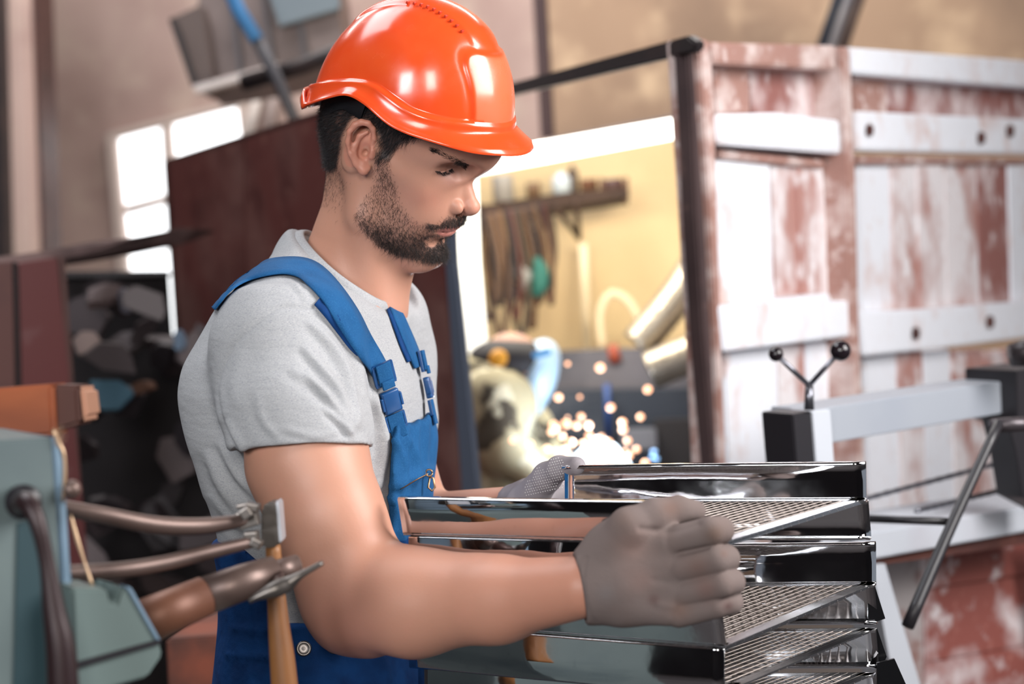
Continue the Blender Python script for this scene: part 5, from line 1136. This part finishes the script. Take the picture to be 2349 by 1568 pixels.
# ---- gloves
glove_m = mat('knit_work_glove', srgb(148, 132, 126), 0.95, spec=0.1, n=[(14, 4, srgb(96, 80, 76), 0.50, 0.72), (7, 3, srgb(150, 118, 104), 0.5, 0.8)], bump=[(900, 0.35, 0.0008), (120, .2, .001)])
glove2_m = mat('light_grey_glove', srgb(150, 144, 148), 0.9, spec=0.2, n=[(16, 4, srgb(120, 112, 116), 0.45, 0.7)], bump=[(900, 0.3, 0.0008)])
g = Field((-.00, -.285, -1.66), (.26, -.10, -1.36), 0.00135)
g.el(Q(1432, 1305, 1.475), (.047, .0500, .0225), .012, R=frame((0.10, 0.0, 1), (0, 1, 0)))
g.rc(Q(1345, 1348, 1.484), Q(1420, 1330, 1.478), .0335, .032, .02)
g.chain([(Q(1330, 1347, 1.486), .0325), (Q(1352, 1345, 1.484), .0335)], .004)
for (a, b_, r_) in [((1440, 1248), (1520, 1243), .0175), ((1450, 1292), (1535, 1298), .0180), ((1445, 1340), (1540, 1352), .0180), ((1435, 1388), (1530, 1400), .0168)]:
    g.rc(Q(*a, 1.472), Q(*b_, 1.464), r_, r_ * .86, .012)
fing = [  # knuckle, middle joint, end joint, tip (px, py, depth, radius)
    [(1545, 1240, 1.462, .0145), (1628, 1217, 1.452, .0138), (1652, 1214, 1.470, .0130), (1656, 1218, 1.500, .0120)],
    [(1560, 1300, 1.460, .0150), (1640, 1284, 1.450, .0138), (1664, 1281, 1.468, .0130), (1668, 1283, 1.500, .0118)],
    [(1568, 1357, 1.461, .0148), (1652, 1338, 1.450, .0136), (1678, 1335, 1.466, .0128), (1681, 1338, 1.498, .0116)],
    [(1556, 1405, 1.464, .0138), (1640, 1388, 1.456, .0125), (1672, 1382, 1.466, .0120), (1680, 1380, 1.492, .0108)]]
for f4 in fing:
    g2 = [(Q(x, y, dd), r_) for x, y, dd, r_ in f4]; g.chain(g2, .0012)
g.chain([(Q(1405, 1270, 1.47), .020), (Q(1445, 1210, 1.462), .0185), (Q(1500, 1180, 1.468), .0148), (Q(1556, 1168, 1.482), .0128), (Q(1592, 1172, 1.494), .0115)], .006)
g.rc(Q(1440, 1225, 1.475), Q(1530, 1250, 1.478), .017, .014, .01)
g.half(Q(1328, 1348, 1.486), (-1, -0.20, .1), .002)
g.rc(Q(1300, 1350, 1.490), Q(1334, 1347, 1.486), .0300, .0300, .0015, cut=True)
g.smooth(1)
GV, GF = g.mesh(); GN = vnormals(GV, GF); gx_, gy_ = 1174.5 + FP * GV[:, 0] / -GV[:, 2], 784 - FP * GV[:, 1] / -GV[:, 2]
Dg = .00045 * vnoise(GV, 130, 8) + .0005 * vnoise(GV, 60, 9); frn = np.clip(GN[:, 2] * 3, 0, 1)
for pts, a_, w_ in [([(1560, 1268), (1620, 1256)], -.0012, 6), ([(1470, 1212), (1540, 1218), (1600, 1200)], -.0015, 8), ([(1500, 1330), (1540, 1335)], -.0008, 8), ([(1510, 1385), (1560, 1395)], .0009, 9),
                    ([(1326, 1278), (1318, 1330), (1330, 1390), (1348, 1425)], .0014, 5), ([(1346, 1278), (1338, 1330), (1348, 1390), (1364, 1425)], -.0008, 4)]:
    dd_, _, _ = seg_dist(gx_, gy_, curve_pts(pts, 14).tolist() if len(pts) > 2 else pts); Dg += a_ * np.exp(-(dd_ / w_) ** 2) * frn
GC = np.tile(np.array(srgb(112, 100, 97)), (len(GV), 1))
for (x, y, r_, c_, m_) in [(1500, 1375, 14, srgb(88, 66, 64), .6), (1640, 1225, 22, srgb(100, 80, 70), .7), (1600, 1300, 30, srgb(110, 84, 76), .5), (1620, 1350, 26, srgb(112, 84, 78), .55), (1670, 1390, 14, srgb(80, 62, 60), .9), (1560, 1400, 24, srgb(120, 92, 80), .5),
                            (1450, 1250, 40, srgb(140, 112, 104), .5), (1470, 1330, 30, srgb(130, 104, 98), .5), (1430, 1190, 22, srgb(120, 100, 92), .5), (1540, 1165, 25, srgb(108, 86, 78), .7), (1390, 1360, 20, srgb(110, 104, 104), .5), (1660, 1270, 9, srgb(110, 90, 84), .7)]:
    m = m_ * np.exp(-((gx_ - x) ** 2 + (gy_ - y) ** 2) / r_ ** 2)[:, None]; GC = GC * (1 - m) + np.array(c_) * m
glove_m2 = mat('worn_knit_glove', (1, 1, 1), 0.95, spec=0.1, attr='col', n=[(30, 4, srgb(112, 96, 92), 0.52, 0.85)], bump=[(900, 0.35, 0.0008), (160, .25, .001)])
glove = mesh_obj('glove', W(GV + GN * Dg[:, None]), GF, glove_m2, person, label='brown-grey knitted glove, stained at the fingers'); set_col(glove, GC)
# far hand: thumb hooked over the far wall of the top rack
g = Field(Q(1130, 1290, 1.90) + (-.02, -.02, -.12), Q(1370, 1000, 1.80) + (.03, .02, .12), 0.0016)
g.rc(Q(1185, 1165, 1.88), Q(1215, 1160, 1.87), .030, .034, .01)
g.el(Q(1245, 1160, 1.835), (.045, .035, .022), .012, R=frame((0.2, 0.1, 1), (0, 1, 0)))
g.chain([(Q(1222, 1135, 1.82), .0200), (Q(1256, 1093, 1.785), .0165), (Q(1283, 1073, 1.755), .0132), (Q(1322, 1068, 1.728), .0104)], .006)
for k, (yy) in enumerate((1135, 1165, 1195, 1222)):
    g.chain([(Q(1280, yy, 1.842), .0135), (Q(1340 - 3 * k, yy, 1.835), .0125), (Q(1368 - 3 * k, yy, 1.80), .0115), (Q(1362 - 3 * k, yy, 1.775), .0105)], .003)
g.rc(Q(1160, 1165, 1.89), Q(1190, 1165, 1.878), .0265, .0275, .0015, cut=True)
V, F = g.mesh(); gl2 = mesh_obj('glove', W(V), F, glove2_m, person, label='light grey dotted glove')
VN = vnormals(V, F); gb = BVHTree.FromPolygons([tuple(v) for v in V], F); dots = []
for i in range(22):                                        # rubber dots on the thumb
    for j in range(12):
        x = 1205 + i * 5.4 + (j % 2) * 2.7; y = 1060 + j * 6.2 - (i - 6) * 1.2
        q, nn, _, _ = gb.ray_cast(Vector((0, 0, 0)), Vector(((x - 1174.5) / FP, (784 - y) / FP, -1.0)).normalized())
        if q is not None and nn[2] > .35 and y < 1140 and x < 1292: dots.append(lathe([(.0007, 0), (.0006, .0004), (.0001, .0006)], W(np.array(q)), CR @ np.array(nn), 5))
if dots:
    V, F = merge(dots); mesh_obj('rubber_dots', V, F, mat('white_rubber', (.75, .73, .72), .5), gl2, kind='stuff')

# ================================================================== THE STEEL RACKS
chrome_m = mat('mirror_steel', (0.62, 0.62, 0.64), 0.045, 1.0, bump=[(5, 0.10, 0.02), (22, 0.05, 0.004)], n=[(90, 5, (0.5, 0.5, 0.52), .62, .9)], rough_n=(14, .02, .10))
rim_m = mat('bright_steel_rim', (0.62, 0.62, 0.64), 0.22, 1.0)
wire_m = mat('steel_wire', (0.30, 0.26, 0.24), 0.35, 1.0)
def rack(floor_px, dz, hw, down, label, near=True, ends=None, cells=(34, 18), nearlen=1.0):
    """open tray: two long mirror walls and a woven steel floor. floor_px = NL, NR, FR, FL corners in px; dz = floor height; hw = wall height (down = hangs below)"""
    NL, NR, FR, FL = [ray_z(x, y, dz) for x, y in floor_px]; cen = (NL + NR + FR + FL) / 4
    r = thing('steel_rack', cen - (0, 0, hw if down else 0), label, 'rack', 'polished steel racks in the pile')
    s = -1 if down else 1; th = .0016; up = np.array([0, 0, s * hw])
    def wall(a, b, inward, extra=0.0):
        e = (b - a) / np.linalg.norm(b - a); n_ = 26; lip = inward * .010; V = []; F = []
        prof = [(-lip, -.0), (np.zeros(3), 0.0), (np.zeros(3), 1.0), (lip * .0 + inward * .007, 1.0), (inward * .007, .90)]
        prof = [(np.zeros(3), 0.0), (np.zeros(3), .04), (np.zeros(3), .5), (np.zeros(3), .96), (inward * .0012, 1.0), (inward * .008, 1.005), (inward * .0086, .93)]
        for i in range(n_ + 1):
            t_ = i / n_; base = a * (1 - t_) + b * t_; wv = -.18 * hw * inward + .0006 * math.sin(t_ * 7 + a[0] * 40) * inward
            for off, hgt in prof: V.append(base + off + up * hgt + wv * hgt)
        m_ = len(prof); F = [(i * m_ + j, i * m_ + j + 1, (i + 1) * m_ + j + 1, (i + 1) * m_ + j) for i in range(n_) for j in range(m_ - 1)]
        o = mesh_obj('side_wall', V, F, chrome_m, r); md_ = o.modifiers.new('t', 'SOLIDIFY'); md_.thickness = th; md_.offset = 0
        return o
    nv = np.cross(NR - NL, (0, 0, 1)); nv /= np.linalg.norm(nv); nv *= np.sign((FR - NR) @ nv)
    if near: wall(NL, NL + (NR - NL) * nearlen, nv)
    wall(FL, FR, -nv)
    # frame strips of the floor: right edge, left edge, long edges
    def strip(a, b, w_in, nm):
        w_in = np.array(w_in); V, F = extrude([a, b, b + w_in, a + w_in], (0, 0, -.0022)); return mesh_obj(nm, V, F, rim_m, r, smooth=False)
    ew = (NL - NR) / np.linalg.norm(NL - NR)
    strip(NR, FR, ew * .014, 'floor_edge'); strip(NL, FL, -ew * .012, 'floor_edge'); strip(NL, NR, nv * .010, 'floor_edge'); strip(FL, FR, -nv * .010, 'floor_edge')
    P = []
    def wire(a, b, rr, zo, amp=.0010, nseg=1):
        V, F = tube([a + (0, 0, zo), b + (0, 0, zo)], rr, 4, caps=False); P.append((V, F))
    nu, nv_ = cells
    for i in range(1, nu):
        t_ = i / nu; wire(NL * (1 - t_) + NR * t_, FL * (1 - t_) + FR * t_, .0007, -.0006)
    for j in range(1, nv_):
        t_ = j / nv_; wire(NL * (1 - t_) + FL * t_, NR * (1 - t_) + FR * t_, .0007, -.0020)
    V, F = merge(P); mesh_obj('wire_mesh', V, F, wire_m, r, kind='stuff')
    return r
ZA = 1.142
R_ = []
def pile(NR, FR, NL, FL, z, hw, down, label, **k): R_.append(rack([NL, NR, FR, FL], z, hw, down, label, **k))
G1 = ((1662, 1242), (1988, 1143), (925, 1222), (1296, 1146))
pile(*G1, ZA, .038, False, 'top steel rack with raised mirror walls, gripped by both gloves', nearlen=.935)
pile((1660, 1250), (1992, 1146), (938, 1230), (1300, 1150), ZA - .003, .042, True, 'steel rack turned upside down right under the gripped top rack')
pile((1666, 1480), (2010, 1336), (945, 1425), (1310, 1340), 1.030, .0445, False, 'steel rack whose front corner shows just below the stained near glove')
pile((1662, 1488), (2006, 1338), (940, 1432), (1310, 1344), 1.027, .0455, True, 'upside down steel rack below the glove, its long dark front wall above the picture edge')
pile((1694, 1572), (2010, 1440), (960, 1530), (1320, 1444), .981, .0445, True, 'steel rack third from the bottom edge, its mesh floor wedge under the glove stack')
pile((1700, 1672), (2008, 1542), (960, 1630), (1320, 1546), .936, .0455, True, 'lowest steel rack in view, only its far mesh corner and edge showing')
for k_ in (1,):
    pile((1702, 1770), (2030, 1640), (960, 1720), (1320, 1644), .890, .041, True, 'steel rack hidden under the lowest rack in view')
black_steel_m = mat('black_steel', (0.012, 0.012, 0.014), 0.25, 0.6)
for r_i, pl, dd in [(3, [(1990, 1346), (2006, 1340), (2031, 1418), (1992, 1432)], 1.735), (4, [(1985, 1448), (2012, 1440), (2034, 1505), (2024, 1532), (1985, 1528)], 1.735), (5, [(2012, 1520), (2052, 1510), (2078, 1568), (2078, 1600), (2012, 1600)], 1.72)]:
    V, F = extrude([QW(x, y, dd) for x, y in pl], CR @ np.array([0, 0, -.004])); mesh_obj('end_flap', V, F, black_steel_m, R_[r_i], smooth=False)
# bench that carries the pile (below the frame)
c_ = (ray_z(1700, 1700, .84) + ray_z(1320, 1650, .84)) / 2
c_ = np.array([.26, 1.66, .84]); bn = thing('work_bench', (c_[0], c_[1], 0), 'steel work bench under the pile of mirror steel racks', 'bench')
V, F = box((c_[0], c_[1], .815), .48, .36, .05, None, .004); mesh_obj('bench_top', V, F, mat('bench_steel', (.12, .12, .13), .5, .6), bn, smooth=False)
for sx in (-.2, .2):
    for sy in (-.14, .14):
        V, F = box((c_[0] + sx, c_[1] + sy, .395), .05, .05, .79, None, .003); mesh_obj('leg', V, F, bpy.data.materials['bench_steel'], bn, smooth=False)
